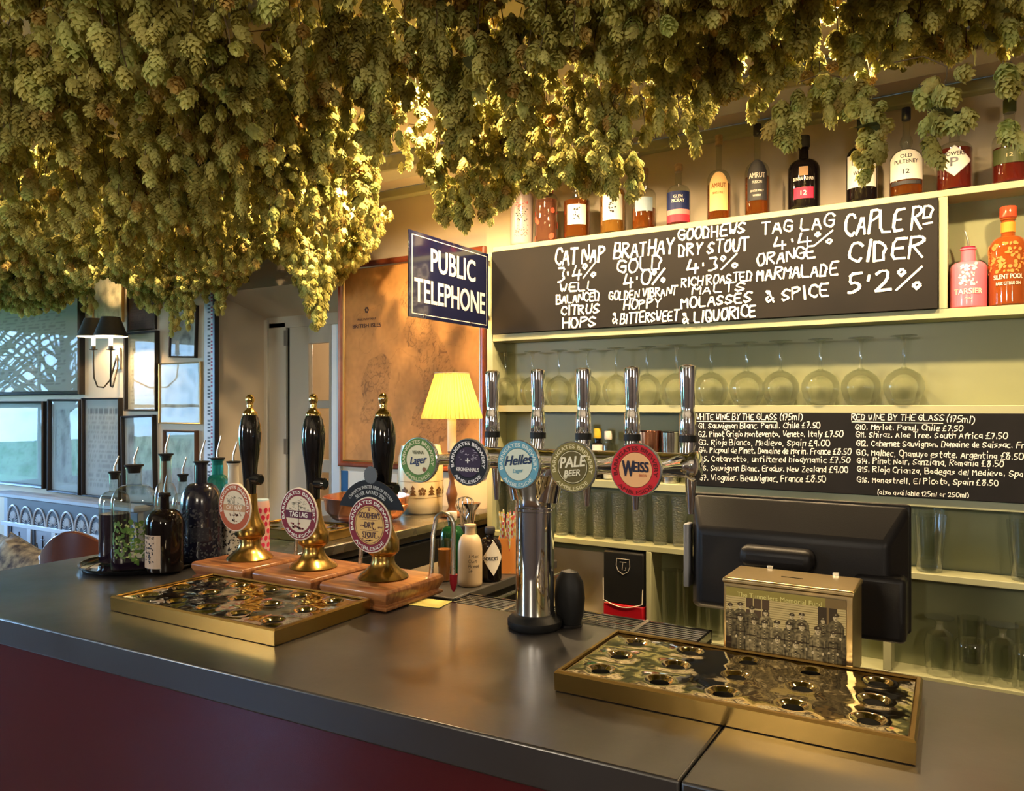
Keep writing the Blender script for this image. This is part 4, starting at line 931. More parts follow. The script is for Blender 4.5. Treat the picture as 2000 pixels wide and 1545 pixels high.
obj('stand', rings_box([(-.05, 0), (-.05, .012), (.02, .02), (.05, .05), (.05, .35)], -.12, .12, -.08, .04), m_blackm, tl, bevel=.006)

# ------------------------------------------------------------------ memorial fund tin
bx_, by_, bw, bdp, bh = -.299, 1.487, .232, .125, .166
m_tin = mat('gilt_tin', (.52, .40, .20), .32, 1.0, bump=.04, bscale=30, var=.15, vscale=6)
tn = thing('collection_tin', 'gold collection tin printed with a sepia group photograph, on the bar behind the brass tray', 'collection box', (bx_, by_, CTZ+.001))
obj('body', rings_box([(0, 0), (0, bh-.010), (-.002, bh-.009), (-.002, bh-.003), (.001, bh)], -bw/2, bw/2, 0, bdp), m_tin, tn, bevel=.002)
obj('coin_slot', box(-.02, .02, .058, .061, bh-.0005, bh+.0006), m_hole, tn)
for s in (-.055, .07): obj('lid_hinge', box(s-.006, s+.006, bdp-.004, bdp+.003, bh-.006, bh+.006), m_steel, tn, bevel=.001)
MEN = [(.04, .63, .9, .35), (.13, .65, 1., .3), (.23, .62, 1., .35), (.35, .60, .95, .75), (.57, .60, .9, .3), (.65, .62, .95, .5), (.82, .60, .9, .35), (.92, .66, 1.1, .35), (.13, .50, 1.1, .3), (.25, .47, 1.1, .5), (.34, .45, 1.1, .45), (.445, .47, 1.1, .5), (.545, .47, 1.1, .38), (.65, .48, 1.15, .5), (.78, .46, 1.2, .55), (.90, .44, 1.0, .3), (.45, .27, 1.15, .6), (.60, .24, 1.1, .6)]
def tin_print(s, t):
    dark, mid, lite = (.035, .02, .008), (.22, .14, .05), (.62, .46, .18)
    if t > .88: c = (.34, .26, .06) if s < .84 else mid
    elif t > .42:
        c = lite if (t*34 % 1) > .22 else (.22, .15, .05)
        if .17 < s < .38 and t > .5: c = (.10, .06, .03) if (abs((s-.17) % .07) > .008 and abs(t-.74) > .012) else lite
        if .78 < s < .93: c = (.06, .04, .02) if abs(s-.86) > .01 else mid
    else: c = dark if noise.noise((s*30, t*30, 0)) < .3 else (.07, .045, .02)
    if t < .22: c = tuple(q*(.6+.6*abs(noise.noise((s*60, t*40, 3)))) for q in (.05, .03, .012))
    for i, (mx, my, k, b) in enumerate(MEN):
        my += .105; k *= 1.12; dx, dy = (s-mx)/k, (t-my)/k
        if abs(dx) > .09: continue
        if -.40 < dy < -.03:
            wd = .018+.036*min(1, (-dy-.03)/.06)**.6 + (.010 if dy < -.16 else 0)
            if abs(dx) < wd:
                n = noise.noise((s*34, t*26, i*5)); q = b*(.85+.9*n)*(1-.55*(abs(dx)/wd)**4)
                if dx > 0: q *= .78
                c = tuple(a*max(q, .06) for a in (.62, .46, .20))
                if abs(dx) < .0028: c = tuple(a*.45 for a in c)
                if abs(dx) < .004 and (dy*34 % 1) < .3: c = (.6, .45, .2)
                if abs(dy+.150+.02*abs(dx)) < .007: c = (.045, .028, .012)
                if abs(abs(dx)-.030) < .0035 and dy < -.09: c = tuple(a*.4 for a in c)
                if abs(abs(dx)-.020) < .008 and abs(dy+.085) < .010: c = tuple(a*.6 for a in c)
                if (abs(dx)-.03)**2+((dy+.21)*.55)**2 < .008**2: c = (.66, .50, .25)
        if i >= 16 and -.42 < dy < -.24 and abs(abs(dx)-(-dy-.24)*.40-.008) < .014: c = (.60, .45, .2)
        if dx*dx/(.0165**2)+dy*dy/(.036**2) < 1:
            c = (.68, .53, .27)
            if dx > .004: c = (.50, .37, .17)
            if abs(dy-.004) < .004 and abs(abs(dx)-.006) < .0035: c = (.12, .08, .035)
            if abs(dy+.016) < .003 and abs(dx) < .006: c = (.2, .12, .05)
        if .012 < dy < .050 and abs(dx) < .022-.0*dy+(.004 if dy > .025 else 0) and dx*dx/(.027**2)+(dy-.015)**2/(.036**2) < 1: c = (.07, .045, .02) if dy > .018 else (.02, .012, .006)
        if abs(dx) < .004 and abs(dy-.032) < .006: c = (.6, .48, .25)
    return c
printgrid('photograph', tn, bw*.93, bh*.86, 270, 190, tin_print, vcol_mat('printed_tin', .5, spec=.15), loc=(-.003, -.0032, .006))
bm = bmesh.new(); addtype(bm, 'The Tunnellers Memorial Fund', -.012, bh*.80, .0088, bw*.66, bold=.008, z=.0045); obj('lettering', xf(bm, FACE), flat('print_yellow', (.80, .68, .22)), tn)

# ------------------------------------------------------------------ public telephone sign (hangs edge-on from the shelving upright)
sx0, sy0, sy1, sz0, sz1 = -1.885, 2.342, 2.915, 1.95, 2.291
sg = thing('telephone_sign', 'navy enamel sign reading PUBLIC TELEPHONE projecting by the shelves', 'sign', (sx0, (sy0+sy1)/2, sz0))
w, h = sy1-sy0, sz1-sz0
obj('plate', box(-.003, .003, -w/2, w/2, 0, h), m_enamel, sg, bevel=.0015)
TOX = Matrix.Rotation(PI/2, 4, 'Z') @ FACE      # local xy -> plane facing +X (x runs along +Y)
bm = bmesh.new()
for a, b in (((-w/2+.016, .014), (w/2-.016, .017)), ((-w/2+.016, h-.017), (w/2-.016, h-.014))): xf(bm, Matrix.Identity(4)); q = [bm.verts.new((x, y, .0036)) for x, y in (a, (b[0], a[1]), b, (a[0], b[1]))]; bm.faces.new(q)
for a, b in (((-w/2+.016, .014), (-w/2+.020, h-.014)), ((w/2-.020, .014), (w/2-.016, h-.014))): q = [bm.verts.new((x, y, .0036)) for x, y in (a, (b[0], a[1]), b, (a[0], b[1]))]; bm.faces.new(q)
obj('border_line', xf(bm, TOX), m_enw, sg)
bm = bmesh.new(); addtype(bm, 'PUBLIC', .015, h*.58, .094, w*.56, bold=.02, z=.0038); addtype(bm, 'TELEPHONE', 0, h*.19, .094, w*.88, bold=.02, z=.0038)
obj('lettering', xf(bm, TOX), m_enw, sg)
bm = bmesh.new()
for yy, zz in ((-.19, .008), (.14, .008), (.02, h-.008)): tube(arc((.004, yy, zz), .008, 0, PI*1.8, 10, 'yz'), .0012, 6, bm)
obj('wire_loop', bm, m_steel, sg)
for zz in (.04, h-.05): obj('bracket', box(-.006, .004, w/2-.002, w/2+.016, zz, zz+.02), m_steel, sg)

# ------------------------------------------------------------------ framed railway map
mp_ = thing('framed_map', 'large framed brown railway map on the wall behind the table lamp', 'picture', (-2.49, WY-.001, 1.272))
MW, MH = .955, 1.10
def frame(par, w, h, t, d, m, nm='frame', inner=None):
    bm = bmesh.new(); 
    prof = [(0, 0), (0, -d*.8), (t*.25, -d), (t*.7, -d*.85), (t, -d*.5), (t, 0)]
    R = [[bm.verts.new(c) for c in ((-w/2+s, y, s), (w/2-s, y, s), (w/2-s, y, h-s), (-w/2+s, y, h-s))] for s, y in prof]
    for a, b in zip(R, R[1:]):
        for i in range(4): bm.faces.new((a[i], a[(i+1) % 4], b[(i+1) % 4], b[i]))
    return obj(nm, bm, m, par)
frame(mp_, MW, MH, .028, .028, m_redfr)
f2 = obj('gilt_lip', xf(box(0, 0, 0, 0, 0, 0), Matrix.Identity(4)), m_gold, mp_); bpy.data.objects.remove(f2)
f2 = frame(mp_, MW-.054, MH-.054, .010, .016, m_gold, 'gilt_lip'); f2.location = (0, 0, .027)
COAST = [(.52, .95), (.60, .90), (.56, .82), (.66, .80), (.72, .76), (.66, .68), (.74, .60), (.80, .50), (.86, .44), (.93, .38), (.92, .30), (.85, .25), (.92, .20), (.84, .13), (.66, .10), (.55, .05), (.50, .09), (.60, .16), (.52, .20), (.55, .28), (.62, .33), (.60, .42), (.55, .48), (.58, .55), (.50, .58), (.46, .66), (.50, .74), (.44, .80), (.47, .90)]
IRE = [(.14, .40), (.20, .52), (.30, .56), (.38, .50), (.36, .40), (.34, .28), (.24, .20), (.12, .20), (.16, .30)]
def inpoly(x, y, pl):
    r = False; j = len(pl)-1
    for i in range(len(pl)):
        if (pl[i][1] > y) != (pl[j][1] > y) and x < (pl[j][0]-pl[i][0])*(y-pl[i][1])/(pl[j][1]-pl[i][1])+pl[i][0]: r = not r
        j = i
    return r
def map_print(s, t):
    q = s+.012*noise.noise((s*14, t*14, 1)); r = t+.012*noise.noise((s*14, t*14, 7))
    ins = inpoly(q, r, COAST) or inpoly(q, r, IRE)
    b = (.52, .245, .07); k = 1+.22*noise.noise((s*9, t*9, 0))+.12*noise.noise((s*40, t*40, 2))
    if ins:
        k *= .86
        a = abs(noise.noise((s*22, t*22, 5)))
        if a < .035: k *= .62
        if abs(noise.noise((s*50, t*50, 9))) < .05: k *= .75
    elif abs(noise.noise((s*7, t*7, 11))) < .008: k *= .85
    return tuple(c*k for c in b)
printgrid('map_sheet', mp_, MW-.06, MH-.06, 190, 210, map_print, vcol_mat('map_print', .6, spec=.2), loc=(0, -.008, .03))
bm = bmesh.new(); addtype(bm, 'RAILWAY MAP', -.28, MH*.715, .012, .13, .01, .0095); addtype(bm, 'BRITISH ISLES', -.28, MH*.68, .020, .20, .03, .0095); 
for k in range(6): disc(.006, 8, .0095, bm, (-.28+.01*math.cos(k), MH*.765+.012*math.sin(k)))
obj('lettering', xf(bm, FACE), flat('map_ink', (.07, .03, .015)), mp_)

# ------------------------------------------------------------------ table lamp, crock, number plate on the end of the bar
lx, ly = P(887, 900, Y=2.80).x, 2.80
lx = max(min(lx, AX-.06), -2.2)
lp = thing('table_lamp', 'lit table lamp with pleated cream shade and turned wooden stem', 'lamp', (lx, ly, CTZ+.0045))
obj('stem', lathe([(.055, 0), (.06, .006), (.055, .016), (.022, .026), (.015, .045), (.022, .075), (.026, .10), (.016, .135), (.011, .16), (.016, .19), (.02, .22), (.012, .26), (.02, .285), (.02, .292)], 24), mat('turned_wood', (.16, .06, .02), .3, coat=.3), lp, smooth=True)
obj('candle_tube', lathe([(.020, .292), (.020, .45)], 20), flat('ivory_tube', (.80, .70, .48)), lp, smooth=True)
m_shade = bpy.data.materials.new('pleated_shade'); m_shade.use_nodes = True; n = m_shade.node_tree; n.nodes.clear()
o_ = n.nodes.new('ShaderNodeOutputMaterial'); mx = n.nodes.new('ShaderNodeMixShader'); d_ = n.nodes.new('ShaderNodeBsdfDiffuse'); tr = n.nodes.new('ShaderNodeBsdfTranslucent')
d_.inputs[0].default_value = (.50, .36, .15, 1); tr.inputs[0].default_value = (.55, .34, .06, 1); mx.inputs[0].default_value = .16
n.links.new(d_.outputs[0], mx.inputs[1]); n.links.new(tr.outputs[0], mx.inputs[2]); n.links.new(mx.outputs[0], o_.inputs[0])
N = 168; V = []; F = []
for i in range(N):
    a = 2*PI*i/N; k = .005 if (i//2) % 2 else -.005
    for r, z in ((.134, .440), (.1335, .447), (.075, .636), (.0745, .642)): V.append(((r+k*(r/.13))*math.cos(a), (r+k*(r/.13))*math.sin(a), z))
for i in range(N):
    j = (i+1) % N
    for k in range(3): F.append((4*i+k, 4*j+k, 4*j+k+1, 4*i+k+1))
obj('shade', (V, F), m_shade, lp)
obj('shade_ring', lathe([(.077, .640), (.079, .645), (.074, .645)], 40, cap0=False, cap1=False), m_cream, lp)
obj('bulb', lathe([(.010, .45), (.014, .47), (.028, .50), (.030, .52), (.02, .545), (.004, .552)], 20), mat('lamp_bulb', (1, .9, .7), .5, emis=(1, .70, .32), es=25), lp, smooth=True)
l = bpy.data.lights.new('lamp_glow', 'POINT'); l.energy = 66; l.color = (1, .57, .16); l.shadow_soft_size = .035
o = bpy.data.objects.new('lamp_glow', l); COL.objects.link(o); o.parent = lp; o.location = (0, 0, .53)
cx_ = P(827, 950, Y=2.86); ck = thing('stoneware_crock', 'tall cream pottery crock with brown flowers and birds, left of the lamp', 'crock', (max(cx_.x, -2.26), 2.84, CTZ+.0045), .65)
m_crock = mat('cream_glaze', (.70, .58, .36), .25, coat=.4)
obj('body', lathe([(.095, 0), (.102, .008), (.103, .05), (.106, .20), (.103, .26), (.092, .30), (.092, .312), (.086, .312), (.08, .28)], 40), m_crock, ck, smooth=True)
m_crp = flat('crock_brown', (.12, .06, .02))
bm = bmesh.new()
for k in range(9):
    a0 = -1.6+k*.42
    if k % 2 == 0:
        for i in range(5):
            aa = 2*PI*i/5+.3; disc(.0075, 8, 0, bm, (a0*.105+.012*math.cos(aa), .105+.012*math.sin(aa)))
        disc(.0035, 8, 0, bm, (a0*.105, .105))
    else:
        q = [(-.018, .088), (.018, .088), (.006, .10), (.016, .103), (.004, .114), (.010, .118), (0, .134), (-.010, .118), (-.004, .114), (-.016, .103), (-.006, .10)]
        bm.faces.new([bm.verts.new((a0*.105+x, z, 0)) for x, z in q])
for v in bm.verts: a = v.co.x/.1055; v.co = Vector((.1066*math.sin(a), -.1066*math.cos(a), v.co.y))
obj('painted_band', bm, m_crp, ck)
for zz in (.075, .148): obj('line', lathe([(.1068, zz), (.1068, zz+.002)], 40, cap0=False, cap1=False), m_crp, ck)
t = thing('enamel_plate', 'small blue and white enamel plate fixed below the framed map', 'sign', (P(722, 943, Y=WY).x, WY-.002, P(722, 963, Y=WY).z))
pw = (P(778, 943, Y=WY).x-P(667, 943, Y=WY).x); ph = .115
obj('plate', box(-pw/2, pw/2, -.008, 0, 0, ph), m_enw, t, bevel=.006)
obj('blue_end', box(-pw/2+.002, -pw/2+.055, -.0095, -.0085, .002, ph-.002), flat('blue_band', (.02, .10, .25)), t)
bm = bmesh.new()
for a_, b_2 in ((-.02, .0), (.03, .045), (.085, .10)): box(a_, b_2, -.0095, -.0085, .02, ph-.02, bm)
obj('dark_marks', bm, m_ink, t)['kind'] = 'stuff'
# second drip tray, copper pan and metal strip on the arm of the bar
drip = drip_tray('drip_tray', 'far brass drip tray on the arm of the bar behind the hand pumps', -2.41, -2.02, 1.98, 2.22, 0.0)
drip.location.z = CTZ+.0055
drip.rotation_euler[2] = .02
t = thing('copper_pan', 'round copper ice pan on the arm of the bar behind the hand pumps', 'pan', (-2.26, 2.52, CTZ+.0055))
obj('bowl', lathe([(.10, 0), (.145, .01), (.175, .045), (.185, .10), (.189, .104), (.182, .104), (.17, .04), (.1, .012)], 44), m_copper, t, smooth=True)
obj('handle', tube(arc((.19, 0, .075), .028, -PI/2, PI/2, 10, 'xy'), .005, 8), m_copper, t, smooth=True)

# ------------------------------------------------------------------ bar station behind the counter with bottles and tools
stn = thing('bar_station', 'low black work station behind the bar carrying bottles and tools', 'work station', (-1.32, 2.02, 0))
SX0, SX1, SY0, SY1, SZ = -1.62, -1.27, 1.78, 2.42, 1.05
obj('top', box(SX0+1.32, SX1+1.32, SY0-2.02, SY1-2.02, SZ-.03, SZ), mat('station_top', (.05, .045, .04), .35), stn, bevel=.004)
obj('cabinet', box(SX0+1.34, SX1+1.30, SY0-2.0, SY1-2.04, 0, SZ-.03), m_blackm, stn)
obj('rail', tube([(SX1+1.325, SY0-2.02, SZ-.05), (SX1+1.325, SY1-2.02, SZ-.05)], .006, 8), m_steel, stn)
def st(u, v): p = P(u, v, Z=SZ); return p.x, p.y
x, y = st(918, 1143); tt = proj((x, y, SZ))[2]
Hs = P(918, 1025, t=tt).z-SZ
bottle('stoneware_bottle', 'buff stoneware bottle with black handwriting, foremost on the work station', x, y, SZ, 48*tt/FPX/2, Hs, .58, mat('buff_stoneware', (.62, .46, .28), .4, bump=.05), neck=.42, shoulder=.26, caph=.0, group='bottles on the work station')
sb = bpy.data.objects['stoneware_bottle']; bm = bmesh.new(); Rb = 48*tt/FPX/2
V = []; F = []
for s, zz, ww in (('I Mak', .48, .030), ('Own', .40, .024), ('Bread', .32, .032), ('it', .24, .01)): chalk(s, (-.002, Hs*zz), (-.002+ww, Hs*zz), .009, .0011, y=0, V=V, F=F)
V = [((Rb+.0012)*math.sin(a[0]/Rb), -(Rb+.0012)*math.cos(a[0]/Rb), a[2]) for a in V]; obj('lettering', (V, F), m_ink, sb)
def stb(u, v, wpx, topv, name, label, **k):
    x, y = st(u, v); tt = proj((x, y, SZ))[2]; return bottle(name, label, x, y, SZ, wpx*tt/FPX/2, P(u, topv, t=tt).z-SZ, group='bottles on the work station', **k)
t = stb(957, 1133, 46, 1030, 'black_gin_bottle', 'squat black bottle with white diamond label behind the stoneware one', glass=m_bblack, hb=.60, shoulder=.2, neck=.35, cap=m_ink)
R_, H_ = [o for o in t.children if o.name.startswith('glass')][0].dimensions.x/2, .2
N = 16; V = []; F = []
for i in range(N+1):
    s = -1+2*i/N
    for q in (-1, 1): a = s*.95+.35; V.append(((R_+.001)*math.sin(a), -(R_+.001)*math.cos(a), .075+q*.055*(1-abs(s))))
for i in range(N): F.append((2*i, 2*i+2, 2*i+3, 2*i+1))
obj('label', (V, F), m_paper, t); curvetext(t, R_, [("HENDRICK'S", .068, .012, .055)], m_ink, .0018)
stb(883, 1122, 46, 1000, 'green_bottle', 'green glass bottle behind the swan neck spout', glass=m_bgreen, hb=.6, shoulder=.18, neck=.34, cap=m_paper, caph=.14)
x, y = st(992, 1118); tt = proj((x, y, SZ))[2]
bgx = thing('orange_box', 'bright orange card box of striped paper straws beside the chrome column', 'box', (x, y, SZ+.001), .5)
hz = P(992, 1050, t=tt).z-SZ
bm = box(-.03, .03, -.026, .026, 0, hz); fs = [f for f in bm.faces if f.calc_center_median().z > hz-.001]; bmesh.ops.delete(bm, geom=fs, context='FACES'); b_ = obj('card_walls', bm, mat('orange_card', (.80, .28, .05), .5), bgx); so = b_.modifiers.new('s', 'SOLIDIFY'); so.thickness = .002
strawm = [flat('straw_%d' % i, c) for i, c in enumerate(((.75, .70, .45), (.60, .65, .15), (.70, .10, .12), (.75, .45, .1), (.7, .68, .6)))]
Rn = random.Random(5)
for k in range(26):
    a, b2 = Rn.uniform(-.022, .022), Rn.uniform(-.018, .018)
    s_ = thing('paper_straw', 'striped paper straw standing in the orange box', 'straw', (x+a, y+b2, SZ+.004), 0, 'paper straws in the orange box')
    dx, dy = Rn.uniform(-.035, .035), Rn.uniform(-.03, .03)
    p0, p1 = Vector((0, 0, 0)), Vector((dx*.6, dy*.6, hz+Rn.uniform(.045, .085)))
    mcol = strawm[k % 5]; obj('tube', tube([p0, p1], .0026, 8), mcol, s_)
    bm = bmesh.new(); n_ = 16
    for j in range(n_): 
        if j % 2: tube([p0.lerp(p1, j/n_), p0.lerp(p1, (j+.8)/n_)], .0028, 8, bm)
    obj('stripes', bm, strawm[(k+2) % 5], s_)
# jar of bar tools
x, y = st(912, 1098); tt = proj((x, y, SZ))[2]
jar = thing('tool_jar', 'steel jar holding bar tools behind the stoneware bottle', 'jar', (x, y, SZ+.001))
obj('jar_wall', lathe([(.032, 0), (.034, .13), (.034, .132), (.031, .132), (.030, .01)], 24), m_steel, jar, smooth=True)
wh = thing('balloon_whisk', 'wire balloon whisk standing in the jar of bar tools', 'whisk', (x-.008, y, SZ+.02))
obj('handle', tube([(0, 0, 0), (0, 0, .12)], .005, 10), m_steel, wh, smooth=True)
for k in range(5):
    a = PI*k/5; bm = tube([(.030*math.sin(PI*s)*math.cos(a)*(1 if s < .5 else 1), .030*math.sin(PI*s)*math.sin(a), .12+.09*(math.sin(PI*s*.5)**.8)) for s in [i/10 for i in range(11)]], .0012, 6)
    bm2 = tube([(-.030*math.sin(PI*s)*math.cos(a), -.030*math.sin(PI*s)*math.sin(a), .12+.09*(math.sin(PI*s*.5)**.8)) for s in [i/10 for i in range(11)]], .0012, 6, bm)
    obj('wire', bm, m_chrome, wh)
stt = thing('cocktail_strainer', 'round steel cocktail strainer leaning in the jar of bar tools', 'strainer', (x+.02, y, SZ+.03), .6)
obj('handle', tube([(0, 0, 0), (.004, 0, .12)], .004, 8), m_steel, stt); obj('bowl', lathe([(.008, .12), (.012, .15), (.030, .175), (.032, .18), (.028, .18)], 20), m_steel, stt, smooth=True)
pk = thing('cocktail_picks', 'pale wooden picks standing in the jar of bar tools', 'picks', (x, y-.005, SZ+.02))
bm = bmesh.new()
for k in range(14): tube([(Rn.uniform(-.015, .015), Rn.uniform(-.015, .015), 0), (Rn.uniform(-.04, .04), Rn.uniform(-.03, .03), Rn.uniform(.13, .19))], .0015, 5, bm)
obj('pick_sticks', bm, flat('pick_wood', (.6, .42, .24)), pk)['kind'] = 'stuff'
# glass of amber drink below the spout
x, y = st(868, 1135); t = thing('amber_glass', 'small straight glass of orange drink between the pump plinth and the spout', 'glass', (x, y, SZ+.001))
obj('wall', lathe([(.018, .002), (.024, .13)], 20, cap0=False, cap1=False), m_glass, t, smooth=True); obj('drink', lathe([(.0172, .003), (.0215, .10)], 20), mat('orange_drink', (.70, .25, .05), .1, trans=.5), t, smooth=True)

# ------------------------------------------------------------------ round tray of bottles at the left of the bar
tr_ = thing('bottle_tray', 'round black tray crowded with gin bottles at the left of the bar', 'tray', (-2.235, 1.46, CTZ+.001))
obj('tray_dish', lathe([(.13, 0), (.172, .003), (.180, .014), (.183, .015), (.181, .010), (.172, .0045), (.12, .004)], 56), m_black, tr_, smooth=True)
obj('foot_ring', lathe([(.12, -.0005), (.12, .0)], 40), m_blackm, tr_)
TZ0 = CTZ+.006; TG = 'bottles on the round tray'
def tb(u, v, wpx, topv, name, label, **k):
    p = P(u, v, Z=TZ0); tt = proj(p)[2]; pv = k.pop('pour', None); H = P(u, topv, t=tt).z-TZ0; R = wpx*tt/FPX/2
    t = bottle(name, label, p.x, p.y, TZ0-.0005, R, H, group=TG, **k)
    if pv: pourer(t, H+.003, max(.010, R*k.get('neck', .3)), h=P(u, pv, t=tt).z-TZ0-H, col=m_blackm, m=m_steel)
    return t
m_dkliq = mat('dark_spirit', (.015, .008, .02), .05); m_herb = flat('herb_green', (.10, .20, .04)); m_herb2 = flat('herb_light', (.42, .48, .18)); m_bone = flat('bone', (.05, .05, .055)); m_stone = mat('ink_blue_stoneware', (.010, .010, .022), .18, coat=.4)
t = tb(262, 1108, 80, 912, 'decanter_bottle', 'large square-shouldered clear bottle printed with green herbs, at the front of the tray', glass=m_bclear, liq=m_dkliq, lvl=.12, hb=.66, shoulder=.16, neck=.34, sq=(.97, .97, 5), pour=875,
   extra=lambda t, R, H: (curvedots(t, R*.98, H*.06, H*.50, 150, .007, m_herb, half=1.05, seed=2), curvedots(t, R*.98, H*.10, H*.46, 60, .004, m_herb2, half=.9, seed=8, off=.002)))
tb(224, 1098, 56, 925, 'clear_bottle', 'tall clear bottle of dark liquid behind the herb-printed bottle, at the tray\'s left', glass=m_bclear, liq=m_dkliq, lvl=.55, hb=.66, shoulder=.14, neck=.34, pour=893)
m_label_b = flat('pinkish_label', (.50, .38, .28))
t = tb(322, 1115, 70, 967, 'apothecary_bottle', 'dark brown apothecary bottle with flared lip and pictorial label, right front of the tray', glass=m_bblack, hb=.62, shoulder=.20, neck=.24, pour=930, lab=(m_label_b, .07, .50, .80),
   rz=-.05, extra=lambda t, R, H: (curvedots(t, R, H*.14, H*.42, 40, .0035, m_ink, half=.45, seed=6, off=.0016), curvetext(t, R, [('MONKEY 47', H*.45, .008, .05)], m_ink)))
obj('flared_lip', lathe([(.0105, .148*1.45), (.017, .150*1.45), (.018, .153*1.45), (.010, .154*1.45)], 20), m_bblack, t, smooth=True).location = (0, 0, (P(318, 967, t=proj(t.location)[2]).z-TZ0)-.222)
tb(393, 1094, 76, 905, 'stoneware_gin_bottle', 'big ink-blue stoneware bottle covered in pale leaf pattern', glass=m_stone, hb=.58, shoulder=.22, neck=.30, pour=862,
   extra=lambda t, R, H: (curvedots(t, R, H*.05, H*.56, 300, .0045, m_bone, half=1.6, seed=3), curved(t, 'crest', R, H*.22, H*.36, .45, flat('crest_dark', (.02, .02, .03)), .0014), curvedots(t, R, H*.24, H*.34, 30, .003, m_bone, half=.38, seed=71, off=.002)))
tb(324, 1074, 44, 890, 'clear_liqueur_bottle', 'tall clear bottle with long black bung standing behind the apothecary bottle', glass=m_bclear, hb=.45, shoulder=.26, neck=.50, pour=850, lab=(flat('tan_label', (.42, .36, .24)), .20, .44, .8))
tb(357, 1082, 40, 930, 'small_clear_bottle', 'small clear bottle between the tall clear one and the ink-blue one', glass=m_bclear, liq=m_dkliq, lvl=.3, hb=.62, shoulder=.16, neck=.42, pour=894)
tb(425, 1072, 50, 898, 'teal_bottle', 'turquoise faceted glass bottle behind the leaf patterned one', glass=mat('teal_glass', (.02, .38, .36), .06, trans=.7), hb=.55, shoulder=.28, neck=.44, pour=853)
tb(456, 1084, 50, 905, 'white_ceramic_bottle', 'white ceramic bottle with black and white mottled base behind the first pump clip', glass=mat('white_ceramic', (.72, .66, .55), .2, coat=.3), hb=.52, shoulder=.26, neck=.42, pour=865,
   extra=lambda t, R, H: (curvedots(t, R, H*.02, H*.45, 260, .004, m_ink, half=1.6, seed=33)))
# pink patterned tumbler behind the first pump
p = P(509, 1085, Z=CTZ); tt = proj(p)[2]; R = 34*tt/FPX/2; H = P(509, 978, t=tt).z-CTZ
gf = thing('pink_patterned_can', 'slim pink can with raspberry giraffe-like spots between the first two pumps', 'can', (p.x, 1.72 if p.y > 1.6 else p.y, CTZ+.001), face_cam(p.x, p.y))
gf.location = (p.x, min(max(p.y, 1.665), 1.9), CTZ+.001)
if gf.location.y > BY1-R and gf.location.x > AX-.05: gf.location.y = BY1-R-.002
obj('can_wall', lathe([(R*.92, 0), (R, .005), (R, H-.012), (R*.94, H)], 32), flat('can_pink', (.80, .50, .44)), gf, smooth=True)
Rn = random.Random(2); bm = bmesh.new()
for j in range(7):
    for i in range(9):
        cx, cz = (i+(j % 2)*.5)*2*PI/9, H*(.08+j*.125); n_ = 7; vs = []
        for k in range(n_):
            a = 2*PI*k/n_; rr = Rn.uniform(.8, 1.15); vs.append(bm.verts.new(((R+.0008)*math.sin(cx+.26*rr*math.cos(a)), -(R+.0008)*math.cos(cx+.26*rr*math.cos(a)), cz+H*.052*rr*math.sin(a))))
        bm.faces.new(vs)
obj('spots', bm, flat('raspberry', (.60, .03, .08)), gf); obj('lid', lathe([(R*.94, H), (R*.90, H+.004), (R*.5, H+.003)], 28), flat('pale_blue_lid', (.45, .62, .75)), gf)

# ------------------------------------------------------------------ pictures on the back wall
Rn = random.Random(11)
def aged(seed, base=(.42, .38, .30), ink=(.10, .09, .08), title=True, rows=26):
    def fn(s, t):
        k = 1+.12*noise.noise((s*5, t*5, seed)); c = base
        if .08 < s < .92 and .06 < t < .94:
            row = t*rows; 
            if (row % 1) < .5 and noise.noise((s*38, math.floor(row)*3.1, seed)) > -.05: c = tuple(a*.55+b*.45 for a, b in zip(base, ink))
            if title and t > .84: c = base if (t > .90 or noise.noise((s*20, 4, seed)) < 0) else ink
        return tuple(q*k for q in c)
    return fn
def etching(seed, base=(.40, .40, .36)):
    def fn(s, t):
        a = noise.noise((s*6, t*6, seed)); b = noise.noise((s*30, t*30, seed+3))
        k = 1-.55*max(0, a+.2)-.35*max(0, b)
        if not (.10 < s < .90 and .08 < t < .92): k = 1.1
        return tuple(q*k for q in base)
    return fn
mpr = vcol_mat('old_print', .8)
def picture(label, u0, u1, v0, v1, fn, fm=m_dkfr, ft_=.02, fd=.03, tilt=0.0, nx=40, ny=50, Y=WY-.001, text=None, name='framed_print'):
    a = P(u0, v1, Y=Y); b = P(u1, v1, Y=Y); um = (u0+u1)/2; zt = P(um, v0, Y=Y).z; zb = P(um, v1, Y=Y).z
    w, h = b.x-a.x, zt-zb; t = thing(name, label, 'picture', ((a.x+b.x)/2, Y, zb), 0, 'framed prints on the far wall'); t.rotation_euler = (0, tilt, 0)
    frame(t, w, h, ft_, fd, fm)
    printgrid('print', t, w-2*ft_*.9, h-2*ft_*.9, nx, ny, fn, mpr, loc=(0, -.008, ft_*.9))
    obj('backing', box(-w/2+.004, w/2-.004, -.006, -.001, .004, h-.004), m_cork, t)
    obj('picture_glass', box(-w/2+ft_*.8, w/2-ft_*.8, -fd*.55, -fd*.55+.001, ft_*.8, h-ft_*.8), m_mirrorg, t)
    if text:
        bm = bmesh.new()
        for s, zz, hh, ww in text: addtype(bm, s, 0, zz*h, hh*h, ww*w, .01, .0085)
        obj('lettering', xf(bm, FACE), m_ink, t)
    return t
p0 = P(163, 772, Y=WY); 
picture('huge brown framed document above the other prints, cut by the left edge', -170, 166, 560, 773, aged(1, (.34, .27, .18), (.10, .07, .05), True, 34), m_dkfr, .03, .05, nx=120, ny=90)
picture('wide low framed print below the huge document, far left', -60, 95, 784, 946, etching(3, (.30, .33, .30)), m_dkfr, .022, .05)
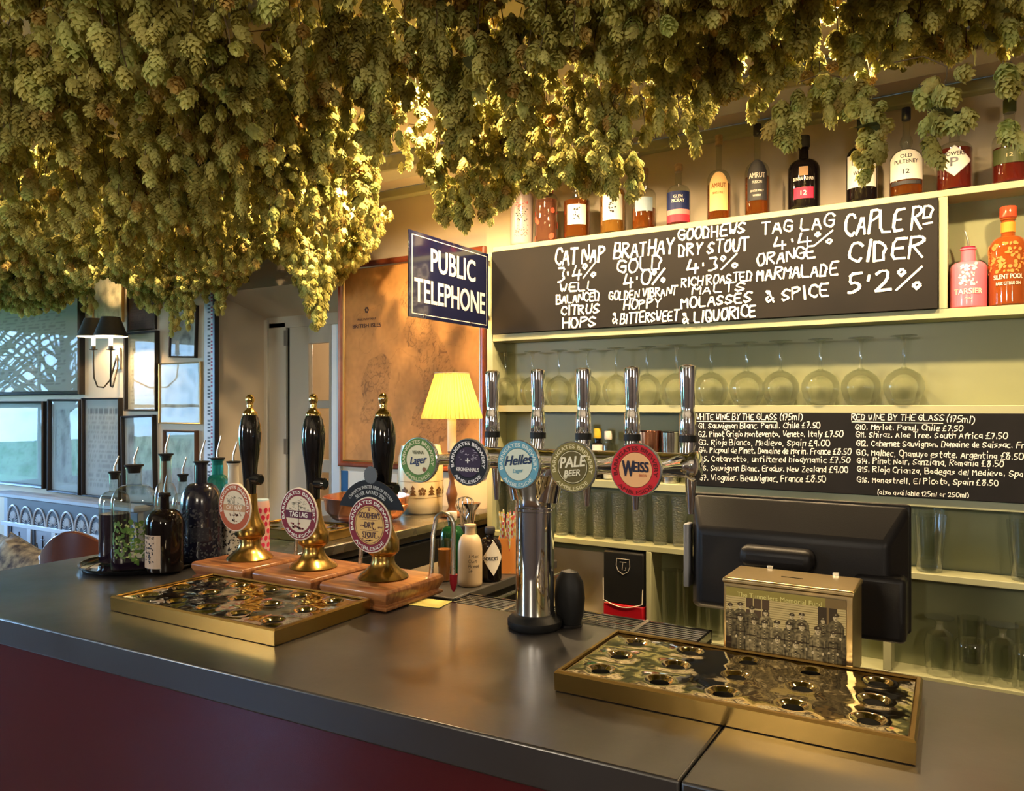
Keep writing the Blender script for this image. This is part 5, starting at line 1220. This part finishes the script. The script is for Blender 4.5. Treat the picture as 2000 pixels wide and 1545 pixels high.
picture('narrow dark framed print, second from the left in the lower row', 101, 163, 780, 963, etching(5), m_dkfr, .016, .04, tilt=.01)
picture('tall framed poster with a seal printed at its centre, below the wall light', 167, 240, 777, 972, aged(7, (.46, .42, .36), (.2, .18, .16), True, 20), m_dkfr, .014, .035, text=None)
picture('tilted black framed print behind the clear bottles', 246, 309, 811, 985, etching(9), m_dkfr, .016, .035, tilt=-.03)
picture('framed cream notice headed OCEAN right of the wall light', 250, 312, 648, 803, aged(12, (.52, .46, .33), (.16, .12, .1), False, 18), m_dkfr, .014, .035, text=[('OCEAN', .78, .035, .45)])
picture('thin gilt framed etching beside the striped measuring pole', 314, 396, 708, 828, etching(15, (.42, .44, .38)), m_gold, .010, .02)
picture('small tilted print hanging high beside the measuring pole', 334, 386, 598, 699, etching(18, (.44, .46, .44)), m_dkfr, .012, .025, tilt=.04)
picture('pale print low beside the measuring pole behind the bottle pourers', 325, 388, 840, 985, etching(21, (.46, .46, .42)), mat('brown_frame', (.10, .045, .02), .4), .014, .03)
picture('cream mounted small drawing right above the wall light', 184, 243, 528, 632, etching(24, (.60, .50, .30)), m_gold, .012, .02, text=None)
picture('dark brown print half hidden by hops right of the wall light', 252, 307, 572, 646, aged(28, (.12, .06, .035), (.05, .02, .01), True, 14), m_dkfr, .012, .02)
# measuring pole
pa = P(399, 900, Y=WY-.03); pb = P(417, 900, Y=WY-.03); pw = pb.x-pa.x
pl = thing('measuring_pole', 'white survey pole with red and black ticks fixed upright to the wall', 'pole', ((pa.x+pb.x)/2, WY-.003, 1.0))
obj('staff', box(-pw/2, pw/2, -.028, 0, 0, 1.36), mat('staff_white', (.52, .52, .54), .5), pl, bevel=.002)
obj('dark_edge', box(pw/2+.0005, pw/2+.018, -.034, 0, 0, 1.36), m_dkfr, pl)
mr_, mb_ = bmesh.new(), bmesh.new(); z = .02; k = 0
while z < 1.34:
    if (k//4) % 2 == 0 or True:
        g = (k//5) % 3
        if k % 5 < 4: box(-pw*.12, pw*.18, -.0285, -.0281, z, z+.0105, mb_)
        if (k+2) % 5 < 4: box(pw*.22, pw*.44, -.0285, -.0281, z+.006, z+.0165, mr_)
    z += .021; k += 1
obj('black_ticks', mb_, m_ink, pl)['kind'] = 'stuff'; obj('red_ticks', mr_, flat('tick_red', (.30, .05, .08)), pl)['kind'] = 'stuff'

# ------------------------------------------------------------------ twin wall light
wx = P(232, 700, Y=WY).x; wl = thing('wall_light', 'twin-armed brass wall light with two dark cone shades, lit', 'lamp', (wx, WY-.002, P(232, 722, Y=WY).z))
obj('back_plate', box(-.035, .035, -.012, 0, 0, .15), mat('plate_nickel', (.55, .50, .42), .3, .8), wl, bevel=.004)
def arm(u_c, Ydist, par):
    tp = P(u_c, 676, Y=WY-Ydist); dx, dz = tp.x-wx, tp.z-par.location.z
    pts = [(0, -.012, .10), (dx*.12, -.03, .02), (dx*.30, -Ydist*.35, -.075), (dx*.55, -Ydist*.6, -.125), (dx*.8, -Ydist*.85, -.12), (dx*.97, -Ydist*.98, -.06), (dx, -Ydist, 0.02), (dx, -Ydist, dz-.03)]
    a = obj('arm', tube(pts, .0055, 10), mat('dark_bronze', (.06, .045, .03), .3, .8), par, smooth=True)
    obj('drip_pan', lathe([(.006, dz-.03), (.026, dz-.026), (.028, dz-.022), (.014, dz-.022), (.014, dz)], 20, c=(dx, -Ydist)), MATS['dark_bronze'], a, smooth=True)
    obj('candle', lathe([(.0125, dz), (.0125, dz+.085)], 16, c=(dx, -Ydist)), mat('lit_candle_tube', (.9, .85, .7), .4, emis=(1, .75, .40), es=1.6), a)
    obj('bulb', lathe([(.008, dz+.086), (.016, dz+.105), (.010, dz+.13)], 14, c=(dx, -Ydist)), mat('sconce_bulb', (1, .9, .7), .5, emis=(1, .74, .40), es=30), a, smooth=True)
    s = obj('shade', lathe([(.100, dz+.062), (.055, dz+.185), (.053, dz+.185), (.098, dz+.062)], 36, c=(dx, -Ydist), cap0=False, cap1=False), None, a, smooth=True)
    s.data.materials.append(mat('shade_black', (.03, .026, .02), .5)); s.data.materials.append(flat('shade_white', (.85, .78, .60), .7))
    for f in s.data.polygons:
        if f.center.length > 0 and f.index >= 72: f.material_index = 1
    l = bpy.data.lights.new('sconce_glow', 'POINT'); l.energy = 22; l.color = (1, .70, .36); l.shadow_soft_size = .02
    o = bpy.data.objects.new('sconce_glow', l); COL.objects.link(o); o.parent = par; o.location = (dx, -Ydist, dz+.115)
arm(183, .16, wl); arm(217, .25, wl)

# ------------------------------------------------------------------ carved settle, cushions and chair beyond the bar
BYs = 2.86; m_settle = mat('painted_settle', (.34, .36, .40), .35, bump=.05); m_dkc = mat('settle_dark', (.02, .018, .03), .4); m_pale = mat('settle_pale', (.60, .62, .64), .35)
sl0, sl1 = P(8, 960, Y=BYs).x, P(270, 990, Y=BYs).x; ztop = P(100, 972, Y=BYs).z
se = thing('carved_settle', 'high-backed settle with carved fan arches and tree panels along the far wall', 'bench', ((sl0+sl1)/2, BYs, 0))
w = sl1-sl0; zr = ztop
obj('back_board', box(-w/2, w/2, 0, .035, .35, zr), m_settle, se)
obj('top_rail', rings_box([(0, zr-.03), (-.02, zr-.02), (-.02, zr), (.0, zr+.012)], -w/2-.01, w/2+.01, -.03, .045), m_settle, se)
obj('frieze', box(-w/2+.06, w/2, -.006, 0, zr-.21, zr-.035), m_dkc, se)
na = 9; aw_ = (w-.06)/na
for i in range(na):
    cx = -w/2+.06+aw_*(i+.5); bm = bmesh.new(); R1 = aw_*.46; zb_ = zr-.205
    tube([(cx+R1*math.cos(a), -.008, zb_+R1*1.5*math.sin(a)) for a in [PI*k/16 for k in range(17)]], .008, 6, bm)
    a_ = obj('arch', bm, m_pale, se); bm = bmesh.new()
    for k in range(13):
        a = PI*(k+.0)/12; tube([(cx+R1*.25*math.cos(a), -.008, zb_+R1*.35*math.sin(a)), (cx+R1*.66*math.cos(a), -.008, zb_+R1*1.02*math.sin(a))], [.0015, .005], 5, bm)
    obj('fan_rays', bm, m_pale, a_)
obj('mid_rail', box(-w/2-.01, w/2, -.02, .0, zr-.235, zr-.205), m_pale, se, bevel=.003)
npn = 5; pw_ = (w-.05)/npn
for i in range(npn):
    x0 = -w/2+.03+pw_*i
    obj('stile', box(x0, x0+.05, -.016, 0, .45, zr-.235), m_pale, se, bevel=.003); obj('stile_shadow_bead', box(x0+.052, x0+.085, -.008, 0, .45, zr-.235), m_dkc, se)
    cx = x0+pw_*.58; bm = bmesh.new(); Rn = random.Random(i)
    for k in range(9):
        z = zr-.40-k*.022
        for s in (-1, 1): box(cx+s*(.006+k*.0065)-.006, cx+s*(.006+k*.0065)+.006, -.004, 0, z, z+.011, bm)
    tube([(cx, -.003, zr-.27), (cx, -.003, zr-.38)], .003, 5, bm); tube([(cx-.02, -.003, zr-.30), (cx+.02, -.003, zr-.30)], .003, 5, bm)
    for s in (-1, 1): tube([(cx+s*.08, -.003, zr-.33), (cx+s*.07, -.003, zr-.36), (cx+s*.085, -.003, zr-.38), (cx+s*.07, -.003, zr-.40)], .003, 5, bm)
    obj('tree_carving', bm, m_dkc, se)
obj('seat', box(-w/2, w/2, -.45, 0, .40, .45), m_settle, se, bevel=.01)
for s in (-w/2, w/2-.04): obj('end_panel', box(s, s+.04, -.45, 0, 0, .399), m_settle, se)
def cushion(name, label, loc, rot, w, h, d, m):
    bm = bmesh.new(); N = 12; g = {}
    for s in (-1, 1):
        for i in range(N+1):
            for j in range(N+1):
                x, z = -1+2*i/N, -1+2*j/N; e = (1-x**4)*(1-z**4); pin = 1-.08*(abs(x)*abs(z))**2*0 - .06*(1-abs(x))*abs(z)**3*1 - 0
                if (i in (0, N) or j in (0, N)) and s == 1: g[(s, i, j)] = g[(-1, i, j)]; continue
                g[(s, i, j)] = bm.verts.new((x*w/2*(1-.07*(1-z*z)), s*d/2*(max(e, 0)**.45), z*h/2*(1-.07*(1-x*x))))
        for i in range(N):
            for j in range(N):
                f = [g[(s, i, j)], g[(s, i+1, j)], g[(s, i+1, j+1)], g[(s, i, j+1)]]; bm.faces.new(f if s < 0 else f[::-1])
    t = thing(name, label, 'cushion', loc); t.rotation_euler = rot
    obj('cover', bm, m, t, smooth=True)
    obj('piping', tube([(x*w/2, 0, z*h/2) for x, z in ((-.98, -.98), (0, -.93), (.98, -.98), (.93, 0), (.98, .98), (0, .93), (-.98, .98), (-.93, 0), (-.98, -.98))], .006, 6), m, t)
    return t
m_cush = mat('patterned_cushion', (.05, .035, .03), .9, var=1, vscale=22, col2=(.42, .32, .18)); m_cushb = mat('pale_blue_cushion', (.36, .40, .46), .9, var=.5, vscale=9, stretch=(1, 1, 4), col2=(.66, .68, .70))
def cpos(u, v, Y): return P(u, v, Y=Y)
c = cpos(35, 1145, 2.35); cushion('patterned_cushion', 'brown and cream patterned cushion, nearest the bar end', c, (-.35, .25, .1), .55, .50, .20, m_cush)
c = cpos(4, 1116, 2.60); cushion('patterned_cushion', 'dark patterned cushion leaning on the settle behind the brown one', c, (-.2, .1, .0), .50, .46, .13, m_cush)
c = cpos(110, 1130, 2.42); cushion('blue_cushion', 'pale blue and white cushion between the patterned one and the wooden chair', c, (-.35, -.5, .2), .42, .42, .16, m_cushb)
# wooden tub chair
m_chair = mat('polished_chair_wood', (.075, .022, .010), .25, var=.3, vscale=6, coat=.3)
cc = P(186, 1030, Y=1.98); ch = thing('wooden_chair', 'dark wooden tub chair with curved back just beyond the end of the bar', 'chair', (cc.x, 1.98, 0), .35)
zt = cc.z; V = []; F = []; N = 30
for i in range(N+1):
    a = PI*(1.02-i/N*1.04)-0; x, y = .27*math.cos(a), .22*math.sin(a)-.0
    hgt = zt-.13+.135*(0.5-0.5*math.cos(2*PI*min(max((i/N-.16)/.68, 0), 1)))
    for r, z in ((1, .62), (1, hgt), (1.13, hgt), (1.13, .62)): V.append((x*r, -y*r+.1, z))
for i in range(N):
    for k in range(4): F.append((4*i+k, 4*i+(k+1) % 4, 4*i+4+(k+1) % 4, 4*i+4+k))
F += [(0, 3, 2, 1), (4*N, 4*N+1, 4*N+2, 4*N+3)]
obj('curved_back', (V, F), m_chair, ch, bevel=.006)
obj('seat', lathe([(.22, .42), (.25, .43), (.25, .46), (.22, .475)], 28), m_chair, ch, smooth=True)
for sx_, sy_ in ((-.18, -.15), (.18, -.15), (-.18, .17), (.18, .17)): obj('leg', tube([(sx_, sy_, .42), (sx_*1.15, sy_*1.15, 0)], [.02, .014], 10), m_chair, ch)
for k in range(9): a = PI*(k+.5)/9; obj('spindle', tube([(.24*math.cos(a), -.2*math.sin(a)+.09, .46), (.285*math.cos(a), -.23*math.sin(a)+.1, .63)], .009, 8), m_chair, ch)

for o in COL.objects:
    if o.type == 'MESH' and o.data.materials and o.data.materials[0] in (m_wine,) and o.name.split('.')[0] in ('bowl', 'wall', 'lower_tumbler', 'upper_tumbler', 'inner_tumbler') and not o.modifiers:
        q = o.modifiers.new('s', 'SOLIDIFY'); q.thickness = .0022; q.offset = -1
# ------------------------------------------------------------------ the hops
def hop_mat(name, dead=False):
    m = bpy.data.materials.new(name); m.use_nodes = True; n = m.node_tree; n.nodes.clear()
    o = n.nodes.new('ShaderNodeOutputMaterial'); mx = n.nodes.new('ShaderNodeMixShader'); d = n.nodes.new('ShaderNodeBsdfDiffuse'); t = n.nodes.new('ShaderNodeBsdfTranslucent')
    oi = n.nodes.new('ShaderNodeObjectInfo'); r = n.nodes.new('ShaderNodeValToRGB'); e = r.color_ramp.elements
    cs = [(0, (.42, .37, .10)), (.35, (.60, .55, .18)), (.65, (.74, .70, .26)), (.85, (.56, .60, .21)), (1, (.64, .43, .14))]
    if dead: cs = [(0, (.07, .08, .03)), (1, (.16, .15, .06))]
    e[0].position, e[0].color = cs[0][0], (*cs[0][1], 1); e[1].position, e[1].color = cs[-1][0], (*cs[-1][1], 1)
    for p, c in cs[1:-1]: q = e.new(p); q.color = (*c, 1)
    n.links.new(oi.outputs['Random'], r.inputs[0])
    n.links.new(r.outputs[0], d.inputs[0]); n.links.new(r.outputs[0], t.inputs[0]); mx.inputs[0].default_value = .38
    n.links.new(d.outputs[0], mx.inputs[1]); n.links.new(t.outputs[0], mx.inputs[2]); n.links.new(mx.outputs[0], o.inputs[0]); return m
m_hop = hop_mat('dried_hop'); m_hleaf = hop_mat('dried_leaf', True); m_bine = flat('bine_stem', (.13, .09, .05), .8)
def hop_mesh(seed, L=.044, Rm=.0155):
    R = random.Random(seed); V = []; F = []; layers = 7; per = 5
    for j in range(layers):
        t = j/(layers-1); z = -L*(.06+.80*t); r = Rm*(math.sin(PI*(.16+.74*t))**.75)
        for k in range(per):
            a = 2*PI*(k+.5*(j % 2))/per + R.uniform(-.15, .15); bl = L*R.uniform(.32, .40); wd = Rm*R.uniform(.80, 1.0)*(.72+.35*math.sin(PI*t)); op = R.uniform(.9, 1.25)
            c, s = math.cos(a), math.sin(a); i = len(V)
            def q(rr, ww, zz): return (c*rr - s*ww, s*rr + c*ww, zz)
            V.extend([q(r*.45, 0, z+bl*.25), q(r*.93*op, wd*.62, z-bl*.18), q(r*1.12*op, 0, z-bl*.22), q(r*.93*op, -wd*.62, z-bl*.18), q(r*1.2*op+.001, wd*.42, z-bl*.66), q(r*1.2*op+.001, -wd*.42, z-bl*.66), q(r*1.22*op+.0015, 0, z-bl)])
            F.extend([(i, i+1, i+2), (i, i+2, i+3), (i+1, i+4, i+2), (i+2, i+5, i+3), (i+2, i+4, i+6), (i+2, i+6, i+5)])
    n = 6; b = len(V)
    for zz, rr in ((-.004, .3), (-L*.4, .62), (-L*.8, .4)):
        for k in range(n): V.append((Rm*rr*math.cos(2*PI*k/n), Rm*rr*math.sin(2*PI*k/n), zz))
    for j in range(2):
        for k in range(n): F.append((b+j*n+k, b+j*n+(k+1) % n, b+(j+1)*n+(k+1) % n, b+(j+1)*n+k))
    me = bpy.data.meshes.new('hop_cone'); me.from_pydata(V, [], F); me.materials.append(m_hop); me.update(); return me
HOPM = [hop_mesh(1), hop_mesh(2, .040, .0165), hop_mesh(3, .052, .0150), hop_mesh(4, .034, .0150)]
def zbot(x, y):
    z = 2.21 if x < -2 else 2.21+(x+2)*.095
    return z + .07*noise.noise((x*1.6, y*1.9, 2)) + .035*noise.noise((x*4.5, y*4.5, 5))
def yback(x): return 2.92 if x < -2.35 else (2.50 if x < -2.0 else 2.16+.10*noise.noise((x*2.5, 0, 9)) + (.0 if x < -.6 else .14))
SIL = [(-300, 600), (0, 602), (60, 612), (120, 600), (160, 565), (195, 535), (240, 545), (262, 590), (300, 610), (350, 640), (385, 610), (430, 605), (480, 540), (520, 498), (560, 515), (590, 600), (625, 640), (655, 560), (690, 528), (735, 480), (728, 430), (700, 400), (745, 372), (790, 340), (835, 335), (852, 400), (880, 440), (930, 430), (965, 400), (1000, 400), (1040, 372), (1120, 368), (1200, 372), (1260, 380), (1330, 325), (1400, 285), (1470, 250), (1500, 190), (1560, 160), (1640, 175), (1690, 170), (1740, 120), (1800, 128), (1870, 120), (1920, 110), (2000, 140), (2300, 140)]
def sil(u):
    for a, b in zip(SIL, SIL[1:]):
        if a[0] <= u <= b[0] or b[0] <= u <= a[0]:
            return a[1]+(b[1]-a[1])*(u-a[0])/((b[0]-a[0]) or 1)
    return 160
HR = random.Random(42); cones = []; strings = []; leaves = []
lampspots = [(x, y) for x, y, e in SPOTS]
def open_spot(x, y, z):
    """the fittings and the cones of air under them stay free"""
    for sx_, sy_ in lampspots:
        if (x-sx_)**2+(y-sy_)**2 < (.075+.09*(CEIL-z))**2 and sx_ > -3: return True
    return False
def hang(p, L, n, spread, drift=None, force=False):
    """one hanging spray: stem with cones all around it"""
    dx, dy = (HR.uniform(-.25, .25), HR.uniform(-.25, .25)) if drift is None else drift
    pts = [Vector(p)]
    for k in range(5): pts.append(pts[-1]+Vector((dx*L/5+HR.uniform(-.006, .006), dy*L/5+HR.uniform(-.006, .006), -L/5)))
    ok = 0; last = 0
    for i in range(n):
        s = (i+HR.random())/n; k = min(int(s*5), 4); b = pts[k].lerp(pts[k+1], s*5-k); a = HR.uniform(0, 2*PI); rr = spread*(1.05-.65*s)*math.sqrt(HR.random())
        q = b+Vector((math.cos(a)*rr, math.sin(a)*rr, HR.uniform(-.01, .01)))
        if q.z > CEIL-.02: continue
        if not force and open_spot(*q): continue
        pr = proj(q+Vector((0, 0, -.03)))
        if pr is None: continue
        if not force and (pr[1] > sil(pr[0])+HR.uniform(-6, 10)): continue
        cones.append((q, (HR.gauss(0, .42), HR.gauss(0, .42), HR.uniform(0, 6.28)), HR.uniform(.60, .90), HR.randrange(4))); ok += 1; last = max(last, k)
    if ok: strings.append(pts[:last+2])
tries = 0
while tries < 4700:
    tries += 1
    x = HR.uniform(-5.6, 1.3); y = HR.uniform(.50, 2.95)
    if y > yback(x): continue
    f = -ST*x+CT*y
    if f < .55: continue
    pr = proj((x, y, 2.35))
    if not (-260 < pr[0] < 2260 and pr[1] > -330): continue
    if noise.noise((x*2.2, y*2.2, 13)) < -.36: continue
    zb = zbot(x, y); L = HR.uniform(.10, .24); z0 = zb+L+HR.random()**1.6*.22
    if z0 > CEIL-.03: z0 = CEIL-.03
    hang((x, y, z0), L, HR.randint(8, 13), .042)
# trailing strands that hang well below the rest
for u, v0, v1, Y, n, sp in ((1660, 160, 235, 1.87, 8, .04), (620, 500, 648, 2.30, 46, .07), (598, 520, 600, 2.25, 22, .05), (640, 480, 590, 2.4, 30, .07), (338, 560, 655, 2.7, 26, .06), (362, 560, 640, 2.6, 18, .05), (300, 560, 612, 2.8, 22, .08), (422, 520, 612, 2.75, 26, .06),
    (715, 400, 485, 2.5, 60, .12), (700, 440, 520, 2.5, 36, .09), (870, 340, 440, 2.12, 26, .05), (905, 350, 450, 2.12, 26, .05), (940, 340, 432, 2.14, 26, .05), (1700, 185, 325, 1.85, 10, .032), (1680, 300, 372, 1.85, 4, .02), (1715, 250, 320, 1.84, 3, .02), (1640, 150, 240, 1.9, 9, .05), (1600, 120, 220, 1.95, 8, .05),
    (1545, 190, 250, 1.85, 12, .045), (1530, 230, 290, 1.86, 10, .03), (1795, 165, 215, 1.70, 3, .012), (1812, 215, 250, 1.70, 2, .012), (1850, 130, 215, 1.66, 4, .025), (1835, 225, 330, 1.68, 4, .012), (1875, 215, 250, 1.66, 2, .012), (1975, 120, 190, 1.60, 4, .03), (1975, 235, 290, 1.60, 3, .012), (1240, 300, 395, 2.12, 16, .03), (1190, 300, 378, 2.12, 20, .04), (178, 560, 610, 2.55, 14, .05), (985, 330, 410, 2.14, 22, .05), (1060, 320, 385, 2.14, 26, .06), (1140, 320, 380, 2.13, 26, .06)):
    a, b = P(u, v0, Y=Y), P(u, v1, Y=Y); hang(a, a.z-b.z-.03, int(n*1.35)+1, sp, (HR.uniform(-.1, .1), HR.uniform(-.1, .1)), True)
# which garland a cone belongs to
GC = [('hop_garland', 'dried hop garland at the top left, over the far left end of the bar', (-3.9, 2.2)), ('hop_garland', 'dried hop garland over the round tray of bottles', (-2.5, 1.25)), ('hop_garland', 'dried hop garland above the doorway and beside the framed map', (-2.5, 2.35)),
      ('hop_garland', 'dried hop garland over the three hand pumps', (-1.5, 1.3)), ('hop_garland', 'dried hop garland above the telephone sign and the left end of the blackboard', (-1.4, 2.0)), ('hop_garland', 'dried hop garland over the T-bar beer font, at the top centre', (-.65, 1.25)), ('hop_garland', 'dried hop garland in front of the middle spirit bottles', (-.5, 1.95)), ('hop_garland', 'dried hop garland at the top right with thin dangling strands', (.35, 1.5))]
gar = [thing(n, l, 'hops', (g[0], g[1], CEIL-.01), 0, 'dried hop garlands hung under the ceiling') for n, l, g in GC]
def which(q): return min(range(len(GC)), key=lambda i: (q[0]-GC[i][2][0])**2+1.5*(q[1]-GC[i][2][1])**2)
bins = [[] for _ in GC]
def size_key(c):
    pr = proj(c[0]); vis = 0 < pr[0] < 2000 and 0 < pr[1] < 700
    low = c[0].z - zbot(c[0].x, c[0].y)
    return (pr[2]+max(0, low)*6) if vis else 99
order = sorted(cones, key=size_key); single = set(id(c) for c in order[:300])
for c in cones: bins[which(c[0])].append(c)
proto = []
for gi, cs in enumerate(bins):
    org = gar[gi].location; mine = [c for c in cs if id(c) in single]; rest = [c for c in cs if id(c) not in single]
    for q, r, s, k in mine:
        o = bpy.data.objects.new('hop_cone', HOPM[k]); COL.objects.link(o); o.parent = gar[gi]; o.location = q-org; o.rotation_euler = r; o.scale = (s, s, s)
        if len(proto) <= 3 and all(p.data != HOPM[k] for p in proto): proto.append(o)
protos = [next(p for p in proto if p.data == m) for m in HOPM]
ng = bpy.data.node_groups.new('hop_cluster', 'GeometryNodeTree'); ng.interface.new_socket('Geometry', in_out='INPUT', socket_type='NodeSocketGeometry'); ng.interface.new_socket('Geometry', in_out='OUTPUT', socket_type='NodeSocketGeometry')
gi_, go_ = ng.nodes.new('NodeGroupInput'), ng.nodes.new('NodeGroupOutput'); jn = ng.nodes.new('GeometryNodeJoinGeometry'); ng.links.new(jn.outputs[0], go_.inputs[0])
def nattr(nm, ty): a = ng.nodes.new('GeometryNodeInputNamedAttribute'); a.data_type = ty; a.inputs['Name'].default_value = nm; return [s for s in a.outputs if s.enabled and s.name == 'Attribute'][0]
rot, scl, idx = nattr('rot', 'FLOAT_VECTOR'), nattr('scl', 'FLOAT'), nattr('idx', 'INT')
e2r = ng.nodes.new('FunctionNodeEulerToRotation'); ng.links.new(rot, e2r.inputs[0])
for k, p in enumerate(protos):
    oi = ng.nodes.new('GeometryNodeObjectInfo'); oi.inputs['Object'].default_value = p; oi.inputs['As Instance'].default_value = True; oi.transform_space = 'ORIGINAL'
    iop = ng.nodes.new('GeometryNodeInstanceOnPoints'); cp = ng.nodes.new('FunctionNodeCompare'); cp.data_type = 'INT'; cp.operation = 'EQUAL'
    ins = [s for s in cp.inputs if s.enabled]; ng.links.new(idx, ins[0]); ins[1].default_value = k
    ng.links.new(gi_.outputs[0], iop.inputs['Points']); ng.links.new(cp.outputs[0], iop.inputs['Selection']); ng.links.new(oi.outputs['Geometry'], iop.inputs['Instance']); ng.links.new(e2r.outputs[0], iop.inputs['Rotation']); ng.links.new(scl, iop.inputs['Scale'])
    ng.links.new(iop.outputs[0], jn.inputs[0])
for gi, cs in enumerate(bins):
    org = gar[gi].location; rest = [c for c in cs if id(c) not in single]
    me = bpy.data.meshes.new('hop_cluster'); me.from_pydata([tuple(c[0]-org) for c in rest], [], [])
    a = me.attributes.new('rot', 'FLOAT_VECTOR', 'POINT'); b = me.attributes.new('scl', 'FLOAT', 'POINT'); d = me.attributes.new('idx', 'INT', 'POINT')
    for i, c in enumerate(rest): a.data[i].vector = c[1]; b.data[i].value = c[2]; d.data[i].value = c[3]
    o = bpy.data.objects.new('hop_cluster', me); COL.objects.link(o); o.parent = gar[gi]; o['kind'] = 'stuff'
    md = o.modifiers.new('cones', 'NODES'); md.node_group = ng
    # stems and leaves of this garland
    bm = bmesh.new(); lf = bmesh.new(); L = [s for s in strings if which(s[0]) == gi]
    for s in L:
        tube([p-org for p in s[::2]+[s[-1]]], .0013, 4, bm, caps=False)
    for s in L[::5]:
        q = s[0]-org; a_ = HR.uniform(0, 6.28); tube([q, q+Vector((.04*math.cos(a_), .04*math.sin(a_), HR.uniform(.01, .03))), q+Vector((.09*math.cos(a_), .09*math.sin(a_), HR.uniform(.0, .04)))], .0014, 5, bm, caps=False)
    for s in L[::6]:
        p_ = s[HR.randrange(len(s))]-org; sz = HR.uniform(.016, .032); M_ = Matrix.Translation(p_+Vector((HR.uniform(-.03, .03), HR.uniform(-.03, .03), 0))) @ Euler((HR.uniform(-1.2, 1.2), HR.uniform(-1.2, 1.2), HR.uniform(0, 6))).to_matrix().to_4x4()
        out = []
        for k in range(14):
            a2 = 2*PI*k/14; rr = sz*(1+.35*math.cos(3*a2))*(1 if k % 2 else .8); out.append(lf.verts.new(M_ @ Vector((rr*math.cos(a2), rr*math.sin(a2), sz*.25*math.sin(2*a2)))))
        c0 = lf.verts.new(M_ @ Vector((0, 0, 0)))
        for k in range(14): lf.faces.new((c0, out[k], out[(k+1) % 14]))
    obj('bine', bm, m_bine, gar[gi])['kind'] = 'stuff'; obj('leaf_litter', lf, m_hleaf, gar[gi])['kind'] = 'stuff'
# sprung wires the garlands are tied to
print('cones', len(cones), [len(b) for b in bins])
